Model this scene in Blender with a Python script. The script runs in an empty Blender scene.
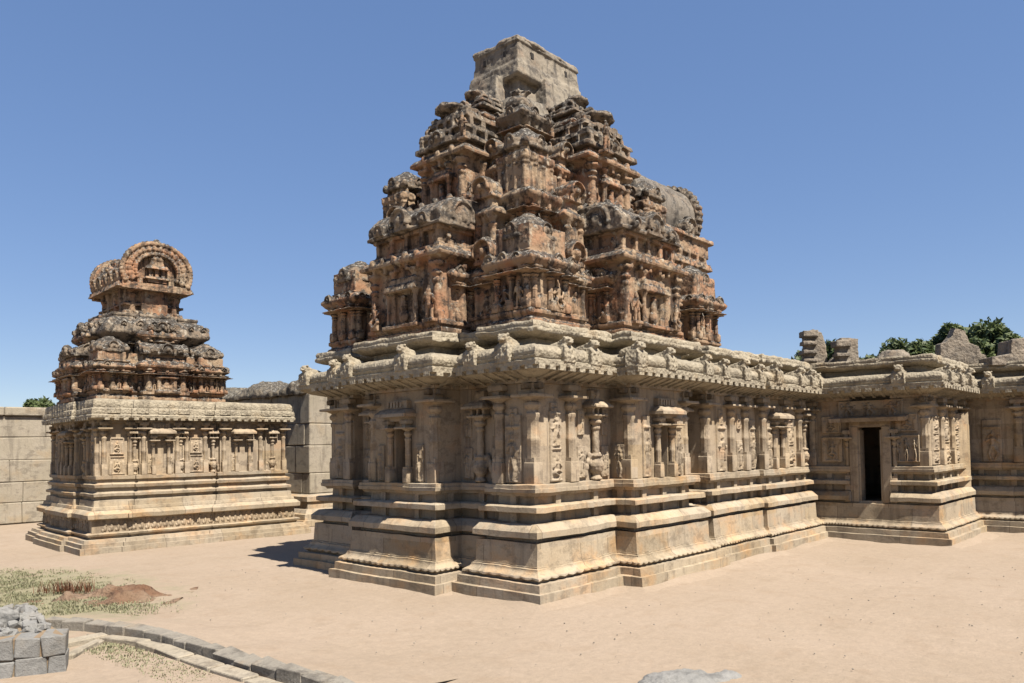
import bpy, math, random
import numpy as np
from mathutils import Matrix, Vector
random.seed(7)
R = math.radians
scene = bpy.context.scene
COL = scene.collection

# ------------------------------------------------------------------ noise
def _hash(ix, iy, iz, seed):
    h = (ix * 374761393 + iy * 668265263 + iz * 2147483647 + seed * 1274126177) & 0xFFFFFFFF
    h = ((h ^ (h >> 13)) * 1274126177) & 0xFFFFFFFF
    h = h ^ (h >> 16)
    return (h & 0xFFFF) / 65535.0
def vnoise(P, seed=0):
    P = np.asarray(P, float)
    I = np.floor(P).astype(np.int64); F = P - I
    F = F * F * (3 - 2 * F)
    r = np.zeros(len(P))
    for dx in (0, 1):
        for dy in (0, 1):
            for dz in (0, 1):
                w = (F[:, 0] if dx else 1 - F[:, 0]) * (F[:, 1] if dy else 1 - F[:, 1]) * (F[:, 2] if dz else 1 - F[:, 2])
                r += w * _hash(I[:, 0] + dx, I[:, 1] + dy, I[:, 2] + dz, seed)
    return r * 2 - 1
def fbm(P, octs=3, seed=0):
    a, s, f = 1.0, 0.0, 1.0
    for k in range(octs):
        s = s + a * vnoise(P * f + 17.3 * k, seed + k); a *= .5; f *= 2.1
    return s

# ------------------------------------------------------------------ mesh builder
class MB:
    def __init__(s): s.v = []; s.f = []
    def add(s, v, f):
        n = len(s.v); s.v += [tuple(p) for p in v]; s.f += [tuple(i + n for i in q) for q in f]
    def merge(s, o, M=None):
        if M is None: s.add(o.v, o.f)
        else: s.add([tuple(M @ Vector(p)) for p in o.v], o.f)
        return s
    def box(s, x0, x1, y0, y1, z0, z1, t=0.0, b=0.0):
        # t tapers the top; b chamfers the vertical edges and top
        if b > 0:
            ring = lambda x0, x1, y0, y1, z, c: [(x0 + c, y0, z), (x1 - c, y0, z), (x1, y0 + c, z), (x1, y1 - c, z), (x1 - c, y1, z), (x0 + c, y1, z), (x0, y1 - c, z), (x0, y0 + c, z)]
            rs = [ring(x0 + b * .7, x1 - b * .7, y0 + b * .7, y1 - b * .7, z0, b * .6), ring(x0, x1, y0, y1, z0 + b, b), ring(x0 + t, x1 - t, y0 + t, y1 - t, z1 - b, b), ring(x0 + t + b * .7, x1 - t - b * .7, y0 + t + b * .7, y1 - t - b * .7, z1, b * .6)]
            s.rings(rs); return
        s.add([(x0, y0, z0), (x1, y0, z0), (x1, y1, z0), (x0, y1, z0), (x0 + t, y0 + t, z1), (x1 - t, y0 + t, z1), (x1 - t, y1 - t, z1), (x0 + t, y1 - t, z1)],
              [(3, 2, 1, 0), (4, 5, 6, 7), (0, 1, 5, 4), (1, 2, 6, 5), (2, 3, 7, 6), (3, 0, 4, 7)])
    def rings(s, rs, cap=True, close=True):
        n = len(rs[0]); v = [p for r in rs for p in r]; f = []
        for k in range(len(rs) - 1):
            for i in range(n if close else n - 1):
                j = (i + 1) % n
                f.append((k * n + i, k * n + j, (k + 1) * n + j, (k + 1) * n + i))
        if cap:
            f.append(tuple(range(n - 1, -1, -1))); f.append(tuple((len(rs) - 1) * n + i for i in range(n)))
        s.add(v, f)
    def lathe(s, cx, cy, prof, n=10, rot=0.0, sx=1.0, sy=1.0):
        rs = []
        for r, z in prof:
            rs.append([(cx + sx * r * math.cos(rot + 2 * math.pi * i / n), cy + sy * r * math.sin(rot + 2 * math.pi * i / n), z) for i in range(n)])
        s.rings(rs)
    def square(s, cx, cy, prof, ch=.0, sx=1., sy=1.):
        # square section stack, ch = chamfer fraction
        rs = []
        for r, z in prof:
            a, b, c = r * sx, r * sy, r * ch
            if ch > 0: rs.append([(cx - a + c, cy - b, z), (cx + a - c, cy - b, z), (cx + a, cy - b + c, z), (cx + a, cy + b - c, z), (cx + a - c, cy + b, z), (cx - a + c, cy + b, z), (cx - a, cy + b - c, z), (cx - a, cy - b + c, z)])
            else: rs.append([(cx - a, cy - b, z), (cx + a, cy - b, z), (cx + a, cy + b, z), (cx - a, cy + b, z)])
        s.rings(rs)
    def ell(s, c, r, n=10, m=7):
        prof = [(max(1e-3, math.sin(math.pi * k / m)), -math.cos(math.pi * k / m)) for k in range(m + 1)]
        rs = [[(c[0] + r[0] * q * math.cos(2 * math.pi * i / n), c[1] + r[1] * q * math.sin(2 * math.pi * i / n), c[2] + r[2] * z) for i in range(n)] for q, z in prof]
        s.rings(rs)
    def cap(s, a, b, ra, rb, n=8):
        a = Vector(a); b = Vector(b); d = (b - a); L = d.length
        if L < 1e-6: return
        M = Matrix.Translation(a) @ d.to_track_quat('Z', 'Y').to_matrix().to_4x4()
        o = MB(); o.lathe(0, 0, [(.02 * ra, -ra * .8), (ra * .75, -ra * .6), (ra, 0), (rb, L), (rb * .75, L + rb * .6), (.02 * rb, L + rb * .8)], n)
        s.merge(o, M)
    def jitter(s, amp, freq=3.0, seed=0, mode=3):
        P = np.array(s.v)
        for k in range(3):
            d = fbm(P * freq + 31.7 * k, 2, seed + 11 * k) * amp
            P[:, k] += d
        s.v = [tuple(p) for p in P]; return s
    def build(s, name, mat, parent=None, smooth=False, autosmooth=None):
        me = bpy.data.meshes.new(name); me.from_pydata(s.v, [], s.f); me.validate()
        me.materials.append(mat)
        if smooth or autosmooth: me.polygons.foreach_set('use_smooth', [True] * len(me.polygons))
        if autosmooth: me.set_sharp_from_angle(angle=R(autosmooth))
        return link(name, me, parent)
def link(name, me, parent=None, loc=(0, 0, 0), rz=0.0, sc=None):
    o = bpy.data.objects.new(name, me); COL.objects.link(o)
    o.location = loc; o.rotation_euler = (0, 0, rz)
    if sc: o.scale = sc
    if parent: o.parent = parent
    return o
def thing(name, label, cat, loc=(0, 0, 0), rz=0.0, group=None):
    o = bpy.data.objects.new(name, None); COL.objects.link(o); o.empty_display_size = .3
    o.location = loc; o.rotation_euler = (0, 0, rz); return tag(o, label, cat, group)
def tag(o, label, cat, group=None):
    o['label'] = label; o['category'] = cat
    if group: o['group'] = group
    return o
def copy_tree(o, parent, loc=None, rz=None, sc=None):
    c = o.copy(); COL.objects.link(c); c.parent = parent
    if loc is not None: c.location = loc
    if rz is not None: c.rotation_euler = (0, 0, rz)
    if sc is not None: c.scale = sc
    for ch in o.children: copy_tree(ch, c)
    return c
def remesh(mb, name, mat, voxel, a1=.012, f1=4.0, a2=.006, f2=18.0, seed=0):
    """voxel-fuse the parts of one piece and wear its surface; returns a mesh"""
    me = bpy.data.meshes.new(name); me.from_pydata(mb.v, [], mb.f); me.validate()
    o = bpy.data.objects.new('tmp', me); COL.objects.link(o)
    m = o.modifiers.new('r', 'REMESH'); m.mode = 'VOXEL'; m.voxel_size = voxel; m.adaptivity = 0.0
    dg = bpy.context.evaluated_depsgraph_get()
    out = bpy.data.meshes.new_from_object(o.evaluated_get(dg))
    bpy.data.objects.remove(o); bpy.data.meshes.remove(me)
    n = len(out.vertices); P = np.zeros(n * 3); N = np.zeros(n * 3)
    out.vertices.foreach_get('co', P); out.vertices.foreach_get('normal', N)
    P = P.reshape(-1, 3); N = N.reshape(-1, 3)
    d = fbm(P * f1, 3, seed) * a1 + fbm(P * f2, 2, seed + 5) * a2
    P = P + N * d[:, None]
    out.vertices.foreach_set('co', P.ravel()); out.update()
    out.polygons.foreach_set('use_smooth', [True] * len(out.polygons))
    out.materials.clear(); out.materials.append(mat); out.name = name
    return out

# ------------------------------------------------------------------ swept mouldings along rectilinear plans
def sweep(path, prof, closed=True, seg=.25, rib=None, mb=None, endcap=True):
    """path walked with the building on the right; prof = [(offset, z)] from bottom to top"""
    mb = mb or MB(); n = len(path)
    E = []
    for i in range(n if closed else n - 1):
        a = path[i]; b = path[(i + 1) % n]; dx, dy = b[0] - a[0], b[1] - a[1]; L = math.hypot(dx, dy)
        E.append((a, b, L, (-dy / L, dx / L)))
    pts = []
    for i, (a, b, L, nn) in enumerate(E):
        prev = E[i - 1][3] if (closed or i > 0) else None
        if prev is None: m = nn
        elif abs(prev[0] * nn[0] + prev[1] * nn[1]) > .99: m = nn
        else:
            k = 1 / (1 + prev[0] * nn[0] + prev[1] * nn[1]); m = ((prev[0] + nn[0]) * k, (prev[1] + nn[1]) * k)
        nxt = E[(i + 1) % len(E)][3] if (closed or i < len(E) - 1) else None
        pts.append((a, m, nn))
        k = max(1, int(round(L / seg)))
        for j in range(1, k):
            t = j / k
            # blend the mitre so that offset corners stay square
            pts.append(((a[0] + (b[0] - a[0]) * t, a[1] + (b[1] - a[1]) * t), None, (i, t)))
    if not closed:
        a, b, L, nn = E[-1]; pts.append((b, nn, nn))
    # mitre at each edge end, for interpolating intermediate points
    def mit(i, end):
        a, b, L, nn = E[i]
        j = i + 1 if end else i - 1
        if (not closed) and (j < 0 or j >= len(E)): return nn
        o = E[j % len(E)][3]
        if abs(o[0] * nn[0] + o[1] * nn[1]) > .99: return nn
        k = 1 / (1 + o[0] * nn[0] + o[1] * nn[1]); return ((o[0] + nn[0]) * k, (o[1] + nn[1]) * k)
    full = []
    s_len = 0
    for p, m, q in pts:
        if m is None:
            i, t = q; m0, m1 = mit(i, 0), mit(i, 1); m = (m0[0] * (1 - t) + m1[0] * t, m0[1] * (1 - t) + m1[1] * t)
        full.append((p, m))
    rs = []
    for pi, pr in enumerate(prof):
        o, z = pr[0], pr[1]; r = pr[2] if len(pr) > 2 else 0; zs = pr[3] if len(pr) > 3 else 0
        ring = []
        for k, (p, m) in enumerate(full):
            oo = o + (r if (k % 2) else 0); q_ = abs(math.sin(math.pi * k / 4))
            if zs: oo = o - r * (1 - q_)
            ring.append((p[0] + m[0] * oo, p[1] + m[1] * oo, z + zs * (1 - q_)))
        rs.append(ring)
    n2 = len(full); v = [p for r_ in rs for p in r_]; f = []
    for k in range(len(rs) - 1):
        for i in range(n2 if closed else n2 - 1):
            j = (i + 1) % n2
            f.append((k * n2 + j, k * n2 + i, (k + 1) * n2 + i, (k + 1) * n2 + j))
    if closed:
        f.append(tuple(range(n2))); f.append(tuple((len(rs) - 1) * n2 + i for i in range(n2 - 1, -1, -1)))
    elif endcap:
        f.append(tuple(k * n2 for k in range(len(rs)))); f.append(tuple(k * n2 + n2 - 1 for k in range(len(rs) - 1, -1, -1)))
    mb.add(v, f); return mb
def stepped(X0, X1, Y0, Y1, cbx, cby, mx, my, mp, rd):
    cx, cy = (X0 + X1) / 2, (Y0 + Y1) / 2
    return [(X0, Y0), (X0, Y0 + cby), (X0 + rd, Y0 + cby), (X0 + rd, cy - my), (X0 - mp, cy - my), (X0 - mp, cy + my), (X0 + rd, cy + my), (X0 + rd, Y1 - cby), (X0, Y1 - cby),
            (X0, Y1), (X0 + cbx, Y1), (X0 + cbx, Y1 - rd), (cx - mx, Y1 - rd), (cx - mx, Y1 + mp), (cx + mx, Y1 + mp), (cx + mx, Y1 - rd), (X1 - cbx, Y1 - rd), (X1 - cbx, Y1),
            (X1, Y1), (X1, Y1 - cby), (X1 - rd, Y1 - cby), (X1 - rd, cy + my), (X1 + mp, cy + my), (X1 + mp, cy - my), (X1 - rd, cy - my), (X1 - rd, Y0 + cby), (X1, Y0 + cby),
            (X1, Y0), (X1 - cbx, Y0), (X1 - cbx, Y0 + rd), (cx + mx, Y0 + rd), (cx + mx, Y0 - mp), (cx - mx, Y0 - mp), (cx - mx, Y0 + rd), (X0 + cbx, Y0 + rd), (X0 + cbx, Y0)]

# ------------------------------------------------------------------ materials
ALB = .535
def nt(name):
    m = bpy.data.materials.new(name); m.use_nodes = True; t = m.node_tree; t.nodes.clear()
    out = t.nodes.new('ShaderNodeOutputMaterial'); b = t.nodes.new('ShaderNodeBsdfPrincipled')
    t.links.new(b.outputs[0], out.inputs[0]); b.inputs['Roughness'].default_value = .9
    b.inputs['Specular IOR Level'].default_value = .25
    return m, t, b
class G:
    """small node helper"""
    def __init__(s, t): s.t = t
    def n(s, kind, **kw):
        x = s.t.nodes.new(kind)
        for k, v in kw.items(): setattr(x, k, v)
        return x
    def put(s, sock, v):
        if hasattr(v, 'is_output') or isinstance(v, bpy.types.NodeSocket): s.t.links.new(v, sock)
        else:
            if isinstance(v, (tuple, list)) and len(v) == 3 and sock.type == 'RGBA': v = (*v, 1)
            sock.default_value = v
    def math(s, op, a, b=None, c=None, clamp=False):
        x = s.n('ShaderNodeMath', operation=op, use_clamp=clamp); s.put(x.inputs[0], a)
        if b is not None: s.put(x.inputs[1], b)
        if c is not None: s.put(x.inputs[2], c)
        return x.outputs[0]
    def noise(s, vec, scale, detail=4, rough=.6, out=0):
        x = s.n('ShaderNodeTexNoise'); s.put(x.inputs['Vector'], vec); x.inputs['Scale'].default_value = scale
        x.inputs['Detail'].default_value = detail; x.inputs['Roughness'].default_value = rough
        return x.outputs[out]
    def ramp(s, f, a, b, inv=False):
        x = s.n('ShaderNodeMapRange', interpolation_type='SMOOTHSTEP'); s.put(x.inputs[0], f)
        x.inputs[1].default_value = a; x.inputs[2].default_value = b
        x.inputs[3].default_value = 1. if inv else 0.; x.inputs[4].default_value = 0. if inv else 1.
        return x.outputs[0]
    def mix(s, f, a, b, mode='MIX'):
        x = s.n('ShaderNodeMix', data_type='RGBA', blend_type=mode); s.put(x.inputs[0], f); s.put(x.inputs[6], a); s.put(x.inputs[7], b)
        return x.outputs[2]
    def scalev(s, vec, xyz):
        x = s.n('ShaderNodeVectorMath', operation='MULTIPLY'); s.put(x.inputs[0], vec); x.inputs[1].default_value = xyz; return x.outputs[0]
    def bump(s, h, strength, dist, normal=None):
        x = s.n('ShaderNodeBump'); x.inputs['Strength'].default_value = strength; x.inputs['Distance'].default_value = dist
        s.put(x.inputs['Height'], h)
        if normal is not None: s.put(x.inputs['Normal'], normal)
        return x.outputs[0]
def stone_mat(name, ca, cb, cc, dark, patch=(.55, .7), dark_amt=.5, lichen=0.0, lichen_col=(.06, .057, .052), pale=None, joints=False, carve=0.0, bumpd=.012, streak=.5, grainy=.5, dk0=.5, upw=.22):
    k_ = ALB; ca, cb, cc, dark = [tuple(x * k_ for x in q) for q in (ca, cb, cc, dark)]
    if pale: pale = tuple(x * k_ for x in pale)
    lichen_col = tuple(x * k_ for x in lichen_col)
    m, t, b = nt(name); g = G(t)
    geo = g.n('ShaderNodeNewGeometry'); P = geo.outputs['Position']
    sep = g.n('ShaderNodeSeparateXYZ'); t.links.new(P, sep.inputs[0])
    big = g.noise(P, .9, 3, .55); mid = g.noise(P, 3.3, 5, .65); fine = g.noise(P, 26, 4, .7); grain = g.noise(P, 130, 2, .6)
    c = g.mix(g.ramp(big, .35, .65), ca, cb)
    pt = g.noise(g.scalev(P, (1., 1., 1.4)), 1.25, 4, .55)
    c = g.mix(g.math('MULTIPLY', g.ramp(g.math('MULTIPLY_ADD', mid, .35, g.math('MULTIPLY', pt, .65)), patch[0] - .04, patch[1]), .85), c, cc)
    st = g.noise(g.scalev(P, (5., 5., .55)), 1.0, 5, .65)
    c = g.mix(g.math('MULTIPLY', g.ramp(st, .5, .66), streak), c, dark)
    dk = g.noise(g.scalev(P, (1.3, 1.3, 1.9)), 2.1, 6, .72)
    c = g.mix(g.math('MULTIPLY', g.ramp(dk, dk0, dk0 + .14), dark_amt), c, dark)
    if pale:
        pl = g.noise(g.scalev(P, (1., 1., .7)), 4.7, 5, .7)
        c = g.mix(g.math('MULTIPLY', g.ramp(pl, .56, .66), .8), c, pale)
    if lichen > 0:   # dark crust of lichen: grows where rain stays (tops of ledges and roofs), broken by noise
        sn = g.n('ShaderNodeSeparateXYZ'); t.links.new(geo.outputs['Normal'], sn.inputs[0])
        ln = g.noise(P, 5.5, 6, .7)
        k = g.math('ADD', g.math('MULTIPLY', sn.outputs[2], upw), ln)
        c = g.mix(g.math('MULTIPLY', g.ramp(k, .52, .68), lichen), c, lichen_col)
        gl = g.noise(P, 14, 4, .7)
        c = g.mix(g.math('MULTIPLY', g.math('MULTIPLY', g.ramp(k, .52, .68), g.ramp(gl, .52, .62)), .55 * lichen), c, (.33, .31, .27))
    v = g.math('MULTIPLY_ADD', fine, grainy, 1 - grainy / 2); v = g.math('MULTIPLY', v, g.math('MULTIPLY_ADD', grain, .3, .85))
    hsv = g.n('ShaderNodeHueSaturation'); g.put(hsv.inputs['Value'], v); g.put(hsv.inputs['Color'], c); c = hsv.outputs[0]
    h = g.math('ADD', g.math('MULTIPLY', fine, .7), g.math('MULTIPLY', grain, .25)); h = g.math('ADD', h, g.math('MULTIPLY', mid, 1.2))
    nrm = g.bump(h, .8, bumpd)
    if carve > 0:
        vo = g.n('ShaderNodeTexVoronoi', feature='SMOOTH_F1'); g.put(vo.inputs['Vector'], P); vo.inputs['Scale'].default_value = 16; vo.inputs['Smoothness'].default_value = .35
        nrm = g.bump(vo.outputs['Distance'], carve, .05, nrm)
    if joints:
        snn = g.n('ShaderNodeSeparateXYZ'); t.links.new(geo.outputs['True Normal'], snn.inputs[0])
        sel = g.math('GREATER_THAN', g.math('ABSOLUTE', snn.outputs[0]), g.math('ABSOLUTE', snn.outputs[1]))
        u = g.math('ADD', g.math('MULTIPLY', sep.outputs[1], sel), g.math('MULTIPLY', sep.outputs[0], g.math('SUBTRACT', 1., sel)))
        row = g.math('FLOOR', g.math('MULTIPLY', sep.outputs[2], 2.3))
        wv = g.math('ADD', g.math('MULTIPLY', u, .62), g.math('MULTIPLY', g.math('SINE', g.math('MULTIPLY', row, 12.9)), 7.3))
        vo = g.n('ShaderNodeTexVoronoi', voronoi_dimensions='1D', feature='DISTANCE_TO_EDGE'); g.put(vo.inputs['W'], wv); vo.inputs['Scale'].default_value = 1.
        jm = g.ramp(vo.outputs['Distance'], .003, .008, inv=True)
        c = g.mix(g.math('MULTIPLY', jm, .6), c, (.08, .06, .042))
        # each dressed block keeps a tint of its own
        v1 = g.n('ShaderNodeTexVoronoi', voronoi_dimensions='1D', feature='F1'); g.put(v1.inputs['W'], wv); v1.inputs['Scale'].default_value = 1.
        sepc = g.n('ShaderNodeSeparateColor'); t.links.new(v1.outputs['Color'], sepc.inputs[0])
        h2 = g.n('ShaderNodeHueSaturation'); g.put(h2.inputs['Value'], g.math('MULTIPLY_ADD', sepc.outputs[0], .26, .87)); g.put(h2.inputs['Saturation'], g.math('MULTIPLY_ADD', sepc.outputs[1], .3, .85)); g.put(h2.inputs['Color'], c); c = h2.outputs[0]
    t.links.new(c, b.inputs['Base Color']); t.links.new(nrm, b.inputs['Normal'])
    b.inputs['Roughness'].default_value = .92
    return m
M_base = stone_mat('dressed_granite', (0.438, 0.351, 0.240), (0.484, 0.401, 0.288), (0.556, 0.361, 0.195), (0.175, 0.139, 0.098), patch=(.5, .66), dark_amt=.45, joints=True, streak=.35)
M_wall = stone_mat('carved_granite', (0.427, 0.332, 0.219), (0.479, 0.381, 0.265), (0.515, 0.322, 0.177), (0.165, 0.124, 0.088), dark_amt=.5, joints=True, streak=.5)
M_eave = stone_mat('pale_granite', (0.484, 0.416, 0.302), (0.443, 0.386, 0.284), (0.391, 0.287, 0.167), (0.206, 0.168, 0.121), dark_amt=.55, streak=.45, lichen=.35, lichen_col=(0.165, 0.139, 0.102), carve=.42)
M_stucco = stone_mat('weathered_stucco', (.40, .255, .155), (.46, .335, .215), (.46, .225, .12), (.06, .044, .034), patch=(.5, .63), dark_amt=.88, lichen=.95, lichen_col=(.048, .041, .035), pale=(.55, .465, .345), carve=.14, bumpd=.014, streak=.85, grainy=.32, dk0=.49, upw=.25)
M_roof = stone_mat('mossy_stucco', (.255, .195, .138), (.33, .262, .19), (.37, .21, .12), (.048, .04, .033), dark_amt=.92, lichen=.95, lichen_col=(.045, .04, .035), pale=(.51, .44, .34), carve=.16, bumpd=.014, streak=.85, grainy=.35, dk0=.475, upw=.24)
M_plaster = stone_mat('grey_plaster', (0.304, 0.258, 0.198), (0.359, 0.308, 0.235), (0.331, 0.230, 0.156), (0.092, 0.081, 0.069), dark_amt=.8, lichen=.55, lichen_col=(0.092, 0.081, 0.069), bumpd=.014, streak=.8)
M_block = stone_mat('wall_granite', (.41, .355, .265), (.46, .40, .31), (.43, .335, .22), (.19, .16, .125), dark_amt=.55, streak=.5, bumpd=.02)
M_grey = stone_mat('grey_granite', (0.277, 0.271, 0.254), (0.330, 0.320, 0.300), (0.284, 0.244, 0.191), (0.112, 0.109, 0.102), dark_amt=.5, streak=.2, bumpd=.025)
M_kerb = stone_mat('kerb_granite', (0.288, 0.260, 0.216), (0.336, 0.304, 0.252), (0.336, 0.264, 0.184), (0.096, 0.084, 0.072), dark_amt=.6, streak=.3, bumpd=.025)
M_mortar = stone_mat('mortar', (.30, .22, .14), (.34, .26, .17), (.26, .17, .10), (.14, .10, .07), dark_amt=.4, streak=0.)
M_moss = stone_mat('mossy_coping', (.33, .28, .20), (.27, .225, .17), (.36, .27, .17), (.08, .07, .058), dark_amt=.8, lichen=.9, lichen_col=(.07, .062, .05), bumpd=.03)
M_vault = stone_mat('dark_plaster', (.23, .2, .165), (.28, .24, .19), (.26, .19, .13), (.07, .062, .054), dark_amt=.85, lichen=.6, lichen_col=(.07, .062, .055), bumpd=.02, streak=.7)
M_brick = stone_mat('ruined_brick', (.34, .285, .22), (.39, .325, .25), (.34, .24, .16), (.12, .105, .09), dark_amt=.7, lichen=.4, lichen_col=(.12, .11, .09), bumpd=.025, carve=.3)
M_dirt = stone_mat('red_soil', (.24, .15, .092), (.31, .22, .15), (.20, .10, .055), (.09, .05, .032), patch=(.48, .6), dark_amt=.7, streak=0., bumpd=.05, carve=.5)
def simple(name, col, rough=.9, var=.3, scale=9.):
    m, t, b = nt(name); g = G(t); geo = g.n('ShaderNodeNewGeometry'); n = g.noise(geo.outputs['Position'], scale, 4)
    h = g.n('ShaderNodeHueSaturation'); g.put(h.inputs['Value'], g.math('MULTIPLY_ADD', n, 2 * var, 1 - var)); g.put(h.inputs['Color'], col)
    t.links.new(h.outputs[0], b.inputs['Base Color']); b.inputs['Roughness'].default_value = rough; return m
def leaf_mat(name, c1, c2):
    m, t, b = nt(name); g = G(t); geo = g.n('ShaderNodeNewGeometry')
    r = geo.outputs['Random Per Island']
    c = g.mix(r, c1, c2); t.links.new(c, b.inputs['Base Color']); b.inputs['Roughness'].default_value = .6
    tr = g.n('ShaderNodeBsdfTranslucent'); t.links.new(c, tr.inputs[0]); ms = g.n('ShaderNodeMixShader'); ms.inputs[0].default_value = .25
    t.links.new(b.outputs[0], ms.inputs[1]); t.links.new(tr.outputs[0], ms.inputs[2])
    o = [x for x in t.nodes if x.type == 'OUTPUT_MATERIAL'][0]; t.links.new(ms.outputs[0], o.inputs[0]); return m
M_leaf = leaf_mat('tree_leaf', (.03, .048, .016), (.085, .105, .038))
M_bark = simple('bark', (.10, .075, .05))
M_grass = leaf_mat('dry_grass', (.15, .16, .085), (.24, .215, .135))
M_dry = leaf_mat('dry_red_plant', (.13, .05, .025), (.08, .045, .022))
def sand_mat():
    m, t, b = nt('sand'); g = G(t); geo = g.n('ShaderNodeNewGeometry'); P = geo.outputs['Position']
    big = g.noise(P, .22, 4, .6); mid = g.noise(P, 1.6, 5, .65); fine = g.noise(P, 22, 5, .7); grain = g.noise(P, 160, 3, .7)
    c = g.mix(g.ramp(big, .35, .65), (0.207, 0.162, 0.118), (0.225, 0.177, 0.132))
    c = g.mix(g.math('MULTIPLY', g.ramp(mid, .5, .72), .5), c, (0.189, 0.140, 0.097))
    foot = g.noise(g.scalev(P, (1.5, .5, 1.)), 1.3, 6, .7)
    c = g.mix(g.math('MULTIPLY', g.ramp(foot, .5, .75), .45), c, (0.242, 0.194, 0.147))
    tr = g.noise(g.scalev(P, (.5, 1.6, 1.)), .9, 6, .75)
    c = g.mix(g.math('MULTIPLY', g.ramp(tr, .52, .7), .4), c, (0.176, 0.135, 0.094))
    # sparse earth where the grass grows, left of the path
    sep = g.n('ShaderNodeSeparateXYZ'); t.links.new(P, sep.inputs[0])
    dx = g.math('MULTIPLY', g.math('ADD', sep.outputs[0], 5.6), .33); dy = g.math('MULTIPLY', g.math('ADD', sep.outputs[1], -8.5), .2)
    rr = g.math('ADD', g.math('SQRT', g.math('ADD', g.math('MULTIPLY', dx, dx), g.math('MULTIPLY', dy, dy))), g.math('MULTIPLY', g.math('SUBTRACT', mid, .5), 1.2))
    c = g.mix(g.math('MULTIPLY', g.ramp(rr, .55, 1.05, inv=True), .7), c, (0.147, 0.142, 0.082))
    sp = g.n('ShaderNodeTexVoronoi'); g.put(sp.inputs['Vector'], P); sp.inputs['Scale'].default_value = 7.
    c = g.mix(g.math('MULTIPLY', g.ramp(sp.outputs['Distance'], .03, .07, inv=True), .35), c, (0.129, 0.095, 0.067))
    hs = g.n('ShaderNodeHueSaturation'); g.put(hs.inputs['Value'], g.math('MULTIPLY', g.math('MULTIPLY', g.math('MULTIPLY_ADD', g.noise(P, 7., 6, .75), .44, .78), g.math('MULTIPLY_ADD', fine, .35, .825)), g.math('MULTIPLY_ADD', grain, .36, .82))); g.put(hs.inputs['Color'], c)
    t.links.new(hs.outputs[0], b.inputs['Base Color'])
    h = g.math('ADD', g.math('MULTIPLY', fine, .6), g.math('MULTIPLY', grain, .2)); h = g.math('ADD', h, g.math('MULTIPLY', foot, 2.))
    fp = g.n('ShaderNodeTexVoronoi', feature='SMOOTH_F1'); g.put(fp.inputs['Vector'], g.scalev(P, (1., 1.4, 1.))); fp.inputs['Scale'].default_value = 3.4; fp.inputs['Smoothness'].default_value = .5
    h = g.math('ADD', h, g.math('MULTIPLY', g.ramp(fp.outputs['Distance'], .0, .35), .22))
    t.links.new(g.bump(h, .6, .03), b.inputs['Normal']); b.inputs['Roughness'].default_value = .95
    return m
M_sand = sand_mat()

# ------------------------------------------------------------------ reliefs: one continuous carved height field
def relief(w, h, caps, depth=.05, step=.014, frame=.0, base=.02, seed=0):
    nx, nz = max(4, int(w / step)), max(4, int(h / step))
    X, Z = np.meshgrid(np.linspace(-w / 2, w / 2, nx + 1), np.linspace(0, h, nz + 1))
    H = np.zeros_like(X)
    for (x0, z0, x1, z1, r0, r1, hh) in caps:
        dx, dz = x1 - x0, z1 - z0; L2 = dx * dx + dz * dz + 1e-9
        t = np.clip(((X - x0) * dx + (Z - z0) * dz) / L2, 0, 1)
        r = r0 + (r1 - r0) * t
        d2 = (X - x0 - t * dx) ** 2 + (Z - z0 - t * dz) ** 2
        H = np.maximum(H, np.sqrt(np.clip(1 - d2 / (r * r), 0, 1)) * hh)
    H = H * depth
    if frame > 0:
        e = np.minimum(np.minimum(X + w / 2, w / 2 - X), np.minimum(Z, h - Z)); H = np.where(e < frame, np.maximum(H, depth * .55), H)
    P = np.stack([X.ravel() * 40, Z.ravel() * 40, X.ravel() * 0 + seed], 1)
    H = H + (fbm(P, 2, seed) * .004).reshape(H.shape)
    mb = MB(); n = nx + 1
    v = [(X[j, i], -base - H[j, i], Z[j, i]) for j in range(nz + 1) for i in range(n)]
    f = [(j * n + i, j * n + i + 1, (j + 1) * n + i + 1, (j + 1) * n + i) for j in range(nz) for i in range(nx)]
    # close the slab at its back
    b0 = len(v); rim = [i for i in range(n)] + [j * n + nx for j in range(1, nz + 1)] + [nz * n + i for i in range(nx - 1, -1, -1)] + [j * n for j in range(nz - 1, 0, -1)]
    v += [(v[i][0], .03, v[i][2]) for i in rim]; m = len(rim)
    for k in range(m):
        k2 = (k + 1) % m; f.append((rim[k2], rim[k], b0 + k, b0 + k2))
    mb.add(v, f); return mb
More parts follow.
